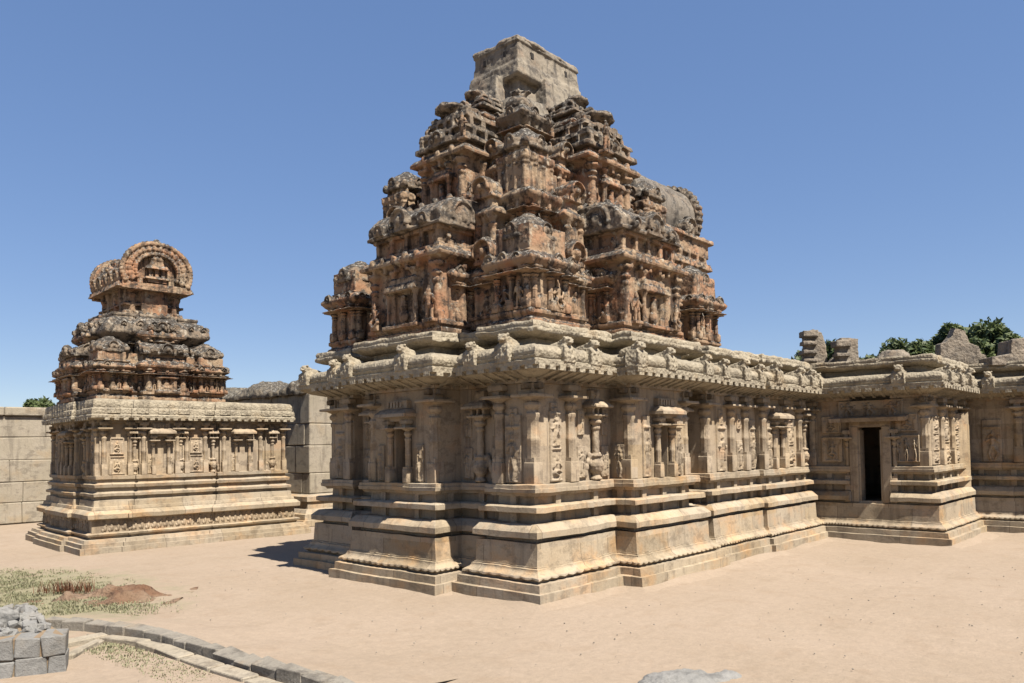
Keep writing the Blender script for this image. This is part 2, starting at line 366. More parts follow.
def figure_caps(w, h, rng, seated=False):
    """standing or seated carved figure filling a panel of width w, height h"""
    s = h; c = rng.uniform(-.04, .04) * w; lean = rng.uniform(-.05, .05) * w; u = min(w * .9, h * .5)
    out = []
    A = lambda x0, z0, x1, z1, r0, r1, hh=1.: out.append((x0, z0, x1, z1, r0, r1, hh))
    hz = .86 * s if not seated else .74 * s
    A(c + lean, hz, c + lean, hz + .015 * s, .11 * u, .10 * u, 1.)
    A(c + lean, hz + .05 * s, c + lean, hz + .11 * s, .085 * u, .03 * u, .8)
    A(c + lean, hz - .12 * s, c, hz - .3 * s, .15 * u, .11 * u, .95)
    A(c - .15 * u + lean, hz - .13 * s, c + .15 * u + lean, hz - .13 * s, .07 * u, .07 * u, .85)
    hp = hz - .36 * s
    A(c - .06 * u, hp, c + .06 * u, hp, .13 * u, .13 * u, .95)
    if seated:
        A(c - .1 * u, hp, c - .36 * u, hp - .06 * s, .1 * u, .08 * u); A(c + .1 * u, hp, c + .36 * u, hp - .06 * s, .1 * u, .08 * u)
        A(c - .36 * u, hp - .08 * s, c + .05 * u, hp - .16 * s, .08 * u, .06 * u); A(c + .36 * u, hp - .08 * s, c + .1 * u, hp - .26 * s, .08 * u, .06 * u)
        A(c - .42 * u, .06 * s, c + .42 * u, .06 * s, .09 * u, .09 * u, .7)
    else:
        k = rng.uniform(.05, .22) * u
        A(c - .07 * u, hp, c - .1 * u - k * .5, hp * .52, .1 * u, .08 * u); A(c - .1 * u - k * .5, hp * .52, c - .1 * u, .05 * s, .075 * u, .06 * u)
        A(c + .07 * u, hp, c + .1 * u + k, hp * .55, .1 * u, .08 * u); A(c + .1 * u + k, hp * .55, c + .12 * u, .05 * s, .075 * u, .06 * u)
        A(c - .3 * u, .025 * s, c + .3 * u, .025 * s, .05 * u, .05 * u, .7)
    for sg in (-1, 1):
        e = (c + sg * (.28 + rng.uniform(0, .1)) * u, hz - (.2 + rng.uniform(0, .1)) * s); q = (c + sg * rng.uniform(.1, .45) * u, hz - rng.uniform(-.12, .36) * s)
        A(c + sg * .18 * u + lean, hz - .13 * s, e[0], e[1], .06 * u, .055 * u, .8); A(e[0], e[1], q[0], q[1], .055 * u, .05 * u, .75)
    return out
def scroll_caps(w, h, rng):
    out = []; n = max(2, int(h / w * 1.6)); 
    for k in range(n):
        z = (k + .5) * h / n; sg = -1 if k % 2 else 1; r = w * .3
        for a in range(9):
            t0, t1 = a / 9 * 5.2, (a + 1) / 9 * 5.2
            r0, r1 = r * (1 - a / 11), r * (1 - (a + 1) / 11)
            out.append((sg * r0 * math.cos(t0), z + r0 * math.sin(t0), sg * r1 * math.cos(t1), z + r1 * math.sin(t1), w * .055, w * .05, .8))
        out.append((0, z, 0, z + .01, w * .1, w * .1, 1.))
    return out
RNG = random.Random(3)
REL_FIG = [relief(.30, 1.05, figure_caps(.30, .78, RNG) + [(-.1, .86, .1, .86, .03, .03, .7)], .06, seed=k) for k in range(6)]
REL_SMALL = [relief(.24, .62, figure_caps(.24, .6, RNG), .055, seed=20 + k) for k in range(5)]
REL_SEAT = [relief(.5, .5, figure_caps(.5, .47, RNG, True) + [(-.2, .05, -.2, .3, .05, .06, .6), (.2, .05, .2, .32, .05, .06, .6)], .06, frame=.03, seed=30 + k) for k in range(3)]
REL_GROUP = relief(.95, .55, [(x0 + dx, z0, x1 + dx, z1, a, b, c) for dx in (-.32, 0., .32) for (x0, z0, x1, z1, a, b, c) in figure_caps(.3, .5, RNG)], .08, frame=.025, seed=50)
def stack_caps(w, h, n):
    out = []
    for k in range(n):
        z0 = k * h / n
        out += [(a, b + z0, c, d + z0, e, f, g_) for a, b, c, d, e, f, g_ in figure_caps(w, h / n * .86, RNG, k % 2 == 0)] + [(-w * .35, z0 + h / n * .93, w * .35, z0 + h / n * .93, .016, .016, .6)]
    return out
REL_SCROLL = [relief(.26, 1.1, stack_caps(.26, 1.1, 3 - k), .05, seed=60 + k) for k in range(2)]
def mesh_of(mb, name, mat, smooth=False, auto=None):
    me = bpy.data.meshes.new(name); me.from_pydata(mb.v, [], mb.f); me.validate(); me.materials.append(mat)
    if smooth or auto: me.polygons.foreach_set('use_smooth', [True] * len(me.polygons))
    if auto: me.set_sharp_from_angle(angle=R(auto))
    return me
ME_FIG = [mesh_of(m, 'figure_relief', M_wall, True) for m in REL_FIG]
ME_SMALL = [mesh_of(m, 'figure_relief', M_wall, True) for m in REL_SMALL]
ME_SEAT = [mesh_of(m, 'seated_relief', M_wall, True) for m in REL_SEAT]
ME_GROUP = mesh_of(REL_GROUP, 'group_relief', M_wall, True)
ME_SCROLL = [mesh_of(m, 'scroll_relief', M_wall, True) for m in REL_SCROLL]
FACE = {'R': 0.0, 'L': -math.pi / 2, 'B': math.pi, 'E': math.pi / 2}

# ------------------------------------------------------------------ pilasters, pots, niches (front towards local -Y, wall plane y = 0, foot z = 0)
def pilaster_mb(h=1.65, w=.19, seg=8):
    m = MB(); k = h / 1.65; q = w / .19
    m.box(-.105 * q, .105 * q, -.115, .05, 0, .36 * k, b=.012)
    m.box(-.09 * q, .09 * q, -.10, .05, .36 * k, .42 * k)
    m.lathe(0, -.015, [(.088 * q, .40 * k), (.086 * q, .7 * k), (.092 * q, .71 * k), (.092 * q, .76 * k), (.084 * q, .78 * k), (.082 * q, 1.1 * k), (.1 * q, 1.13 * k), (.1 * q, 1.17 * k), (.075 * q, 1.19 * k), (.072 * q, 1.22 * k), (.11 * q, 1.26 * k), (.125 * q, 1.3 * k), (.11 * q, 1.34 * k), (.08 * q, 1.36 * k), (.09 * q, 1.38 * k), (.19 * q, 1.425 * k)], seg, math.pi / 8)
    m.box(-.25 * q, .25 * q, -.24, .05, 1.425 * k, 1.475 * k, b=.012)
    m.box(-.07 * q, .07 * q, -.12, .05, 1.475 * k, 1.56 * k)
    m.box(-.16 * q, .16 * q, -.15, .05, 1.555 * k, 1.66 * k, b=.02)
    return m
def corner_pilaster_mb(h=1.65, w=.24, seg=8):
    m = MB(); k = h / 1.65; a = w / 2; q = w / .19
    m.box(-a, a, -a, a, 0, .36 * k, b=.012); m.box(-a * .86, a * .86, -a * .86, a * .86, .36 * k, .44 * k)
    m.lathe(0, 0, [(a * c, z * k) for c, z in ((.98, .42), (.96, .7), (1.02, .71), (1.02, .76), (.94, .78), (.92, 1.08), (1.1, 1.11), (1.1, 1.16), (.84, 1.19), (.8, 1.22), (1.2, 1.26), (1.34, 1.3), (1.2, 1.34), (.9, 1.36), (1.0, 1.38), (2.0, 1.425))], seg, math.pi / 8)
    m.box(-a * 2.3, a * 2.3, -a * 2.3, a * 2.3, 1.425 * k, 1.475 * k, b=.012); m.box(-a * .9, a * .9, -a * .9, a * .9, 1.475 * k, 1.66 * k)
    for s in (-1, 1): m.box(-a * 1.9, a * 1.9, -a * .6, a * .6, 1.56 * k, 1.66 * k, b=.02); m.box(-a * .6, a * .6, -a * 1.9, a * 1.9, 1.562 * k, 1.658 * k, b=.02)
    return m
def pot_mb(k=1.0):
    m = MB()
    m.lathe(0, -.06, [(.05, 0), (.12, .02), (.09, .07), (.07, .10), (.13, .17), (.155, .25), (.145, .32), (.10, .385), (.09, .40), (.13, .43), (.12, .46), (.07, .48), (.066, .9), (.09, .92), (.09, .96), (.065, .98), (.12, 1.03), (.12, 1.07), (.075, 1.09), (.16, 1.14)], 12)
    for s in (-1, 1):      # leaves spilling out of the pot
        for a in range(3):
            m.ell((s * (.15 + .05 * a), -.02, .44 - .1 * a), (.07, .045, .07), 8, 6)
        m.ell((s * .27, -.01, .14), (.06, .04, .1), 8, 6)
    m.box(-.22, .22, -.22, .05, 1.14, 1.19, b=.01)
    for x in (-.15, 0, .15): m.box(x - .03, x + .03, -.15, .05, 1.19, 1.3)
    m.rings([[(-.21, -.24, 1.295), (.21, -.24, 1.295), (.21, .05, 1.295), (-.21, .05, 1.295)], [(-.29, -.31, 1.30), (.29, -.31, 1.30), (.29, .05, 1.30), (-.29, .05, 1.30)], [(-.285, -.305, 1.345), (.285, -.305, 1.345), (.285, .05, 1.345), (-.285, .05, 1.345)], [(-.22, -.2, 1.41), (.22, -.2, 1.41), (.22, .05, 1.41), (-.22, .05, 1.41)], [(-.17, -.13, 1.44), (.17, -.13, 1.44), (.17, .05, 1.44), (-.17, .05, 1.44)]])
    m.box(-.14, .14, -.1, .05, 1.44, 1.62, b=.015)
    m.ell((0, -.1, 1.53), (.09, .06, .08), 8, 6)
    return m
def niche_hood_mb(w=.92):
    m = MB(); a = w / 2
    m.box(-a + .1, a - .1, -.13, .25, 1.19, 1.27)
    m.rings([[(-a + .04, -.2, 1.265), (a - .04, -.2, 1.265), (a - .04, .2, 1.265), (-a + .04, .2, 1.265)], [(-a, -.30, 1.27), (a, -.30, 1.27), (a, .2, 1.27), (-a, .2, 1.27)], [(-a, -.295, 1.33), (a, -.295, 1.33), (a, .2, 1.33), (-a, .2, 1.33)], [(-a + .07, -.2, 1.41), (a - .07, -.2, 1.41), (a - .07, .2, 1.41), (-a + .07, .2, 1.41)], [(-a + .13, -.12, 1.435), (a - .13, -.12, 1.435), (a - .13, .2, 1.435), (-a + .13, .2, 1.435)]])
    m.box(-a + .16, a - .16, -.10, .2, 1.435, 1.60, b=.012)
    for i in range(5): m.box(-a + .2 + i * (w - .44) / 5, -a + .2 + (i + .55) * (w - .44) / 5, -.13, .1, 1.46, 1.56)
    return m
ME_PIL = [mesh_of(pilaster_mb().jitter(.004, 9, s), 'pilaster', M_wall, auto=35) for s in range(2)]
ME_CPIL = mesh_of(corner_pilaster_mb().jitter(.004, 9, 2), 'pilaster', M_wall, auto=35)
ME_PIL_SMALL = mesh_of(pilaster_mb(1.2, .13).jitter(.003, 9, 4), 'niche_pilaster', M_wall, auto=35)
ME_POT = remesh(pot_mb(), 'pot_pilaster', M_wall, .014, .008, 6, .006, 26, 6)
ME_HOOD = mesh_of(niche_hood_mb().jitter(.004, 8, 7), 'niche_hood', M_wall, auto=30)
def lion_ornament_mb(seed=0, sc=1.0):
    m = MB()          # upright carved plate on the eave with a lion's head rising over it; front = local -Y, foot at the eave lip
    m.rings([[(-w, y0, z), (w, y0, z), (w, .3, z), (-w, .3, z)] for w, y0, z in ((.175, -.025, 0.), (.17, -.025, .2), (.15, -.01, .33), (.14, .03, .38))])
    for s in (-1, 1):
        m.ell((s * .155, -.02, .17), (.03, .035, .17), 8, 6); m.ell((s * .075, -.02, .11), (.05, .022, .075), 8, 6); m.ell((s * .06, -.015, .26), (.045, .025, .05), 8, 6)
    m.ell((0, -.02, .17), (.03, .03, .1), 8, 6)
    m.box(-.1, .1, -.01, .2, .36, .5, b=.03); m.ell((0, .05, .47), (.115, .115, .095), 10, 8)          # head
    m.ell((0, -.035, .435), (.07, .06, .04), 8, 6)          # muzzle
    for s in (-1, 1): m.ell((s * .05, -.045, .49), (.025, .025, .025), 8, 6); m.ell((s * .1, .04, .53), (.03, .035, .035), 8, 6)
    m.cap((0, .12, .42), (0, .45, .33), .09, .10, 10)
    return m
ME_LION = [remesh(lion_ornament_mb(), 'lion_ornament', M_eave, .014, .006, 6, .005, 24, seed=s) for s in range(3)]
def place(me, name, parent, x, y, z, face, sc=None):
    return link(name, me, parent, (x, y, z), FACE[face] if isinstance(face, str) else face, sc)
def put_niche(parent, x, y, z, face, ped=True, w=1.0):
    """niche frame: two small pilasters, a carved hood over them"""
    hood = place(ME_HOOD, 'niche', parent, x, y, z, face, (w, 1, 1))
    for s in (-1, 1):
        p = link('niche_pilaster', ME_PIL_SMALL, hood, (s * .27, -.03, 0), 0)
    return hood

# ================================================================== MAIN TEMPLE
temple = thing('stone_temple', 'large carved stone temple with tiered tower, lion eave and dark doorway in its right wing', 'temple')
# wall plan, walked with the building on the right
A = [(16.0, -14.0), (16.0, -2.81), (12.08, -2.81), (12.08, -1.95)]          # right of the doorway
Bp = [(12.08, -.92), (12.08, .25), (11.30, .25), (11.30, .15), (8.75, .15), (8.75, .25), (6.2, .25), (6.2, .72), (5.25, .72), (5.25, .15), (3.0, .15), (3.0, .60), (1.78, .60), (1.78, .55), (.6, .55),
      (.6, 1.45), (.85, 1.45), (.85, 2.62), (.18, 2.62), (.18, 4.62), (.85, 4.62), (.85, 5.75), (.62, 5.75), (.62, 6.62), (16.0, 6.62)]
WHOLE = A + Bp
P_slab = [(0, -.25), (.60, -.25), (.60, .19), (.52, .195), (.515, .33), (.44, .335), (0, .335)]
P_lotus = [(0, .335), (.37, .336), (.39, .372), (.445, .377, .02, .028), (.465, .392, .02, .022), (.455, .425, .01, .01), (.41, .455), (.355, .485), (.335, .52), (.335, .545), (.30, .55), (.30, .575), (0, .575)]
P_dado = [(0, .575), (.28, .576), (.265, .965), (.14, .968), (.12, 1.025), (0, 1.026)]
P_torus = [(0, 1.026), (.22, 1.027), (.315, 1.05), (.315, 1.15), (.21, 1.262), (.19, 1.27), (-.02, 1.273), (-.03, 1.45), (-.1, 1.45)]
P_ledge1 = [(-.1, 1.45), (.15, 1.451), (.235, 1.468), (.235, 1.556), (.20, 1.58), (-.02, 1.585), (-.03, 1.735), (-.1, 1.735)]
P_ledge2 = [(-.1, 1.735), (.06, 1.736), (.09, 1.785), (.155, 1.80), (.16, 1.865), (.145, 1.87), (.145, 1.935), (.03, 1.945), (0, 1.945)]
for nm, pf, mat, sg in (('plinth_slab', P_slab, M_base, .2), ('lotus_moulding', P_lotus, M_base, .032), ('dado', P_dado, M_base, .2)):
    sweep(WHOLE[:4] + WHOLE[4:], pf, closed=False, seg=sg).jitter(.010, 2.2, 3).jitter(.007, 9, 13).build(nm, mat, temple, autosmooth=35)
# short upright blocks in the recessed courses under the ledges
def along(path, step):
    for i in range(len(path) - 1):
        a, b = path[i], path[i + 1]; L = math.hypot(b[0] - a[0], b[1] - a[1]); d = ((b[0] - a[0]) / L, (b[1] - a[1]) / L)
        if L < .35: continue
        k = max(1, int(L / step)); 
        for j in range(k):
            t = (j + .5) * L / k; yield (a[0] + d[0] * t, a[1] + d[1] * t, d, (-d[1], d[0]))
def obox(m, x, y, d, n, hw, o0, o1, z0, z1):
    q = [(x + d[0] * u + n[0] * o, y + d[1] * u + n[1] * o) for u, o in ((-hw, o0), (hw, o0), (hw, o1), (-hw, o1))]
    m.rings([[(*p, z0) for p in q], [(*p, z1) for p in q]])
def course(m, zz, hw, o, step):
    for path in (A, Bp[:-1]):
        for x, y, d, n in along(path, step): obox(m, x, y, d, n, hw, -.05, o, *zz)
for nm, pf, mat, zz in (('torus_moulding', P_torus, M_base, (1.262, 1.458)), ('lower_ledge', P_ledge1, M_base, (1.57, 1.742)), ('upper_ledge', P_ledge2, M_base, None)):
    m = sweep(A, pf, closed=False, seg=.16); sweep(Bp, pf, closed=False, seg=.16, mb=m); m.jitter(.010, 2.6, 5).jitter(.007, 9, 15)
    if zz: course(m, zz, .07, .055, .75)
    m.build(nm, mat, temple, autosmooth=35)
# wall: with recessed niches on the middle bays
WN = []
def notch(path, items):
    """cut niche recesses: items = list of (edge start index, centre distance, half width, depth)"""
    out = []
    for i, p in enumerate(path):
        out.append(p)
        for (e, c, hw, dp) in items:
            if e == i:
                q = path[i + 1]; L = math.hypot(q[0] - p[0], q[1] - p[1]); d = ((q[0] - p[0]) / L, (q[1] - p[1]) / L); r = (d[1], -d[0])
                for u, k in ((c - hw, 0), (c - hw, dp), (c + hw, dp), (c + hw, 0)): out.append((p[0] + d[0] * u + r[0] * k, p[1] + d[1] * u + r[1] * k))
    return out
Bn = notch(Bp, [(4, 2.55 - 1.0, .17, .3), (9, 1.05, .17, .3), (18, 1.0, .17, .3)])
m = sweep(A, [(-.02, 1.94), (-.02, 3.72), (.05, 3.725), (.05, 3.80), (-.3, 3.80)], closed=False, seg=.3)
sweep(Bn, [(-.02, 1.94), (-.02, 3.0)], closed=False, seg=.3, mb=m)
sweep(Bp, [(-.02, 2.995), (-.02, 3.72), (.05, 3.725), (.05, 3.80), (-.3, 3.80)], closed=False, seg=.3, mb=m)
m.jitter(.006, 2.5, 8).build('wall', M_wall, temple)
# tops of the niches (soffits) sit behind the hoods
# eave with its ribbed roll, dentils, upper cornice
P_soff = [(-.3, 3.80), (.05, 3.80), (.30, 3.86), (.46, 3.93), (.50, 3.96), (.535, 3.965), (.545, 4.05), (.49, 4.06), (.485, 4.085), (.50, 4.10), (.51, 4.135), (.47, 4.14), (.485, 4.19, .012), (.47, 4.25, .012), (.42, 4.30, .012), (.34, 4.335, .01), (.26, 4.345), (.2, 4.345), (-.1, 4.35), (-.3, 4.36)]
m_eave = sweep(WHOLE, P_soff, closed=False, seg=.045).jitter(.012, 1.8, 9).jitter(.008, 8, 19)
def along_off(path, off, step):
    n = len(path); nor = []
    for i in range(n - 1):
        a, b = path[i], path[i + 1]; L = math.hypot(b[0] - a[0], b[1] - a[1]); nor.append(((b[0] - a[0]) / L, (b[1] - a[1]) / L))
    pts = []
    for i in range(n):
        ns = []
        if i > 0: ns.append((-nor[i - 1][1], nor[i - 1][0]))
        if i < n - 1: ns.append((-nor[i][1], nor[i][0]))
        if len(ns) == 2 and abs(ns[0][0] * ns[1][0] + ns[0][1] * ns[1][1]) < .5: q = (ns[0][0] + ns[1][0], ns[0][1] + ns[1][1])
        else: q = ns[0]
        pts.append((path[i][0] + q[0] * off, path[i][1] + q[1] * off))
    for i in range(n - 1):
        a, b = pts[i], pts[i + 1]; d = nor[i]; L = (b[0] - a[0]) * d[0] + (b[1] - a[1]) * d[1]
        if L < step * .9: continue
        k = max(1, round(L / step))
        for j in range(k):
            t = (j + .5) * L / k; yield (a[0] + d[0] * t, a[1] + d[1] * t, d, (-d[1], d[0]))
for x, y, d, n in along_off(WHOLE[:-1], .52, .28): obox(m_eave, x, y, d, n, .08, -.07, .022, 3.90, 3.985)
for x, y, d, n in along_off(WHOLE[:-1], .05, .27):      # rafters carved under the eave
    q = lambda u, o, z: (x + d[0] * u + n[0] * (o - .05), y + d[1] * u + n[1] * (o - .05), z)
    m_eave.rings([[q(-.035, .04, 3.755), q(.035, .04, 3.755), q(.035, .04, 3.83), q(-.035, .04, 3.83)], [q(-.035, .46, 3.895), q(.035, .46, 3.895), q(.035, .46, 3.95), q(-.035, .46, 3.95)]])
m_eave.build('eave', M_eave, temple, autosmooth=50)
P_corn = [(-.5, 4.35), (-.08, 4.35), (-.08, 4.52), (.10, 4.53), (.20, 4.58), (.235, 4.60), (.24, 4.66), (.21, 4.68), (.225, 4.74), (.20, 4.785), (-.3, 4.80)]
m = sweep(WHOLE, P_corn, closed=False, seg=.07).jitter(.022, 4.5, 14)
m.build('upper_cornice', M_eave, temple, autosmooth=60)
m = MB()
m.add([(16, -14, 4.78), (24, -14, 4.78), (24, 6.72, 4.78), (16, 6.72, 4.78)], [(0, 1, 2, 3)])
m.add([(12.1, -2.8, 4.775), (16.02, -2.8, 4.775), (16.02, 6.7, 4.775), (12.1, 6.7, 4.775)], [(0, 1, 2, 3)])
m.add([(.7, .8, 4.77), (12.12, .8, 4.77), (12.12, 6.7, 4.77), (.7, 6.7, 4.77)], [(0, 1, 2, 3)])
m.add([(24, -14, 0), (24, 6.72, 0), (24, 6.72, 4.78), (24, -14, 4.78)], [(0, 1, 2, 3)])
m.build('roof', M_plaster, temple)
# lion ornaments along the eave: a few on every bay
spots = []
def orn(face, c, pos):
    for t in pos:
        if face == 'R': spots.append((t, c, face))
        else: spots.append((c, t, face))
e = .545
orn('R', .55 - e, (.95, 1.72)); orn('R', .15 - e, (2.62, 3.7, 5.2)); orn('R', .25 - e, (6.2, 7.2, 8.0)); orn('R', .15 - e, (8.75, 10.2, 10.95))
orn('L', .6 - e, (.75, 1.55)); orn('L', .18 - e, (2.95, 4.65)); orn('L', .62 - e, (5.75, 6.85))
orn('L', 12.08 - e, (-.25, -2.3)); orn('R', -2.81 - e, (12.3, 13.4, 14.5)); orn('L', 16 - e, (-3.55, -4.6, -5.6, -6.6, -7.6))
for k, (x, y, fc) in enumerate(spots):
    s = random.uniform(.84, .98); place(ME_LION[k % 3], 'lion_ornament', temple, x, y, 4.04, fc, (s, s, s * random.uniform(.9, 1.05)))
# pilasters
Z0 = 1.945
pil = []
for y in (1.33,): pil.append((.6, y, 'L'))
for x in (1.62,): pil.append((x, .55, 'R'))
for x in (7.35, 8.1): pil.append((x, .25, 'R'))
for x in (8.88, 10.15, 11.15): pil.append((x, .15, 'R'))
for x in (13.3, 14.4, 15.6): pil.append((x, -2.81, 'R'))
for y in (.12,): pil.append((12.08, y, 'L'))
for y in (-4.15, -5.3, -6.6): pil.append((16.0, y, 'L'))
for y in (5.88,): pil.append((.62, y, 'L'))
for x, y in ((.68, .63), (.27, 2.72), (.27, 4.52), (.71, 6.52), (3.09, .24), (5.14, .24), (6.31, .34), (12.17, -2.72)): place(ME_CPIL, 'pilaster', temple, x, y, Z0, 'R', (1, 1, 1.065))
for k, (x, y, fc) in enumerate(pil): place(ME_PIL[k % 2], 'pilaster', temple, x, y, Z0, fc, (1.15, 1.05, 1.065))
for x, y, fc in ((.85, 2.03, 'L'), (.85, 5.2, 'L'), (2.4, .60, 'R'), (11.62, .25, 'R'), (5.72, .72, 'R')): place(ME_POT, 'pot_pilaster', temple, x, y, Z0, fc, (1, 1, 1.06))
for x, y, fc in ((.18, 3.62, 'L'), (4.2, .15, 'R'), (9.75, .15, 'R')): put_niche(temple, x, y, Z0, fc)
rel = [(ME_FIG[0], .6, 1.02, 'L', 1.25), (ME_FIG[1], .62, 6.22, 'L', 1.3), (ME_SCROLL[1], 1.2, .55, 'R', 1.2), (ME_FIG[2], 3.55, .15, 'R', .75), (ME_FIG[3], 4.78, .15, 'R', .75), (ME_SMALL[0], .18, 4.22, 'L', .8), (ME_SMALL[1], .18, 3.05, 'L', .8),
       (ME_FIG[4], 6.9, .25, 'R', 1.4), (ME_SMALL[2], 7.82, .25, 'R', 1.1), (ME_FIG[5], 8.5, .25, 'R', .9), (ME_SCROLL[1], 10.62, .15, 'R', 1.4), (ME_FIG[1], 9.25, .15, 'R', .8),
       (ME_SCROLL[0], 12.78, -2.81, 'R', 2.4), (ME_SCROLL[1], 13.85, -2.81, 'R', 2.4), (ME_SCROLL[0], 15.0, -2.81, 'R', 2.4), (ME_FIG[3], 16.0, -3.5, 'L', 1.6)]
for k, (me, x, y, fc, w) in enumerate(rel): place(me, 'figure_relief', temple, x, y, Z0 + .02, fc, (w, 1.15, 1.15))
for k, (x, y, fc) in enumerate(((.85, 1.66, 'L'), (.85, 2.42, 'L'), (2.02, .6, 'R'), (2.78, .6, 'R'), (.85, 4.82, 'L'), (.85, 5.55, 'L'), (11.38, .25, 'R'), (11.9, .25, 'R'))): place(ME_SMALL[k % 5], 'figure_relief', temple, x, y, Z0 + .06, fc, (.95, .8, .95)); place(ME_SMALL[(k + 2) % 5], 'figure_relief', temple, x, y, Z0 + .86, fc, (.8, .6, .75))
# carved flank of the middle bay and upper tier of small figures
place(ME_SMALL[3], 'figure_relief', temple, 3.0, .40, Z0 + .02, 'L', (1.0, 1, 1.05))
for k, (x, y, fc) in enumerate(((.6, 1.02, 'L'), (6.9, .25, 'R'), (7.82, .25, 'R'), (1.17, .55, 'R'))):
    place(ME_SMALL[k], 'figure_relief', temple, x, y, Z0 + 1.0 + .1 * (k % 2), fc, (.8, .8, .55))
# doorway in the wing
door = MB()
yc, hw = -1.44, .30
door.box(11.92, 12.30, yc - .52, yc - hw, .98, 3.0, b=.012); door.box(11.92, 12.30, yc + hw, yc + .52, .98, 3.0, b=.012)
for s in (-1, 1): door.box(11.96, 12.28, yc + s * (hw + .0) - .05, yc + s * (hw + .0) + .05, .985, 2.9)
door.box(11.94, 12.30, yc - .52, yc + .52, 2.98, 3.2, b=.012)
door.jitter(.004, 6, 3)
D = door.build('doorway', M_wall, temple, autosmooth=30)
m = MB(); m.box(11.86, 12.3, yc - .66, yc - .5, .99, 1.28, b=.02); m.box(11.86, 12.3, yc + .5, yc + .66, .99, 1.28, b=.02)
m.build('door_base_block', M_wall, D)
m = MB()
m.rings([[(11.7, yc - .95, 3.12), (11.7, yc + .95, 3.12), (12.1, yc + .95, 3.2), (12.1, yc - .95, 3.2)], [(11.68, yc - .97, 3.22), (11.68, yc + .97, 3.22), (12.1, yc + .95, 3.3), (12.1, yc - .95, 3.3)]])
m.jitter(.004, 6, 4).build('door_hood', M_wall, D)
for k, (dy, wsc) in enumerate(((-.72, .9), (.72, .9))): link('door_pilaster', ME_PIL_SMALL, D, (12.04, yc + dy * .82, 1.28), FACE['L'], (1, 1, 1.35))
place(ME_GROUP, 'group_relief', temple, 12.08, yc, 3.25, 'L', (1.7, 1, .8)); place(ME_GROUP, 'group_relief', temple, 12.08, -2.32, 2.06, 'L', (.62, 1.2, 1.25)); place(ME_SEAT[0], 'seated_relief', temple, 12.08, -.42, 2.06, 'L', (1.1, 1.1, 1.35))
for k, y in enumerate((-2.32, -.42)): place(ME_SEAT[1 + k], 'seated_relief', temple, 12.08, y, 2.85, 'L', (1.05, .8, .9))
# a real room behind the door: side walls, floor, back and ceiling
m = MB()
m.add([(12.25, yc - hw - .02, .98), (12.25, yc + hw + .02, .98), (12.25, yc + hw + .02, 3.0), (12.25, yc - hw - .02, 3.0), (15.5, yc - 1.6, .97), (15.5, yc + 1.6, .97), (15.5, yc + 1.6, 3.4), (15.5, yc - 1.6, 3.4)], [(0, 1, 5, 4), (1, 2, 6, 5), (2, 3, 7, 6), (3, 0, 4, 7), (4, 5, 6, 7)])
m.build('inner_room', M_wall, D)
m = MB(); m.lathe(14.2, yc + .22, [(.16, .98), (.16, 1.4), (.11, 1.45), (.11, 2.2), (.17, 2.3), (.12, 2.4), (.2, 2.6), (.2, 3.3)], 8)
m.build('inner_pillar', M_wall, D)

# ================================================================== TOWER
CX, CY = 4.15, 3.62
def arch_mb(Rr, depth, nb=11, seed=0):
    """horseshoe gable: beaded rim, sunk centre with a small carved face; front -Y, foot z=0"""
    m = MB(); NR, NT = 10, 36; rs = []
    for i in range(NR + 1):
        t = i / NR; ring = []
        for k in range(NT + 1):
            a = -.28 * math.pi * .5 + (math.pi + .28 * math.pi) * k / NT
            rr = Rr * t * (1 + (.05 * math.cos(a * 2 * nb) if t > .85 else 0) + (.13 * math.exp(-((a - math.pi / 2) / .13) ** 2) if t > .8 else 0))
            d = 0
            if t < .58: d = depth * .45
            elif t < .66: d = depth * .12
            elif t > .97: d = depth * .15
            else: d = depth * (.0 + .05 * math.cos(a * 2 * nb))
            ring.append((rr * math.cos(a) * .95, d, Rr * .62 + rr * math.sin(a)))
        rs.append(ring)
    m.rings(rs[1:], cap=False, close=False)
    back = [(p[0], depth * 1.6, p[2]) for p in rs[-1]]
    m.rings([rs[-1], back], cap=False, close=False)
    m.box(-Rr * .95, Rr * .95, depth * .05, depth * 1.6, 0, Rr * .36)
    m.add(rs[1] , [tuple(range(len(rs[1])))])
    return m
def arch_solid(Rr, depth):
    """solid version for fusing into remeshed pieces"""
    m = MB(); n = 20; out = []
    pts = [(Rr * math.cos(a) * .95, Rr * .55 + Rr * math.sin(a)) for a in [(-.2 + (math.pi + .4) * k / n) for k in range(n + 1)]]
    m.rings([[(x, 0, z) for x, z in pts], [(x, depth, z) for x, z in pts]][::-1])
    for k in range(n + 1):
        x, z = pts[k]; m.ell((x * .93, -.005, Rr * .55 + (z - Rr * .55) * .93), (Rr * .14, depth * .3 + .012, Rr * .14), 6, 5)
    m.ell((0, -.01, Rr * .62), (Rr * .38, depth * .28 + .015, Rr * .42), 8, 6)
    for s in (-1, 1): m.ell((s * Rr * .35, -.01, Rr * .3), (Rr * .2, .03, Rr * .22), 7, 5)
    m.ell((0, depth * .3, Rr * 1.62), (Rr * .16, depth * .5, Rr * .22), 7, 5)
    m.box(-Rr, Rr, -.01, depth, -Rr * .12, Rr * .16)
    return m
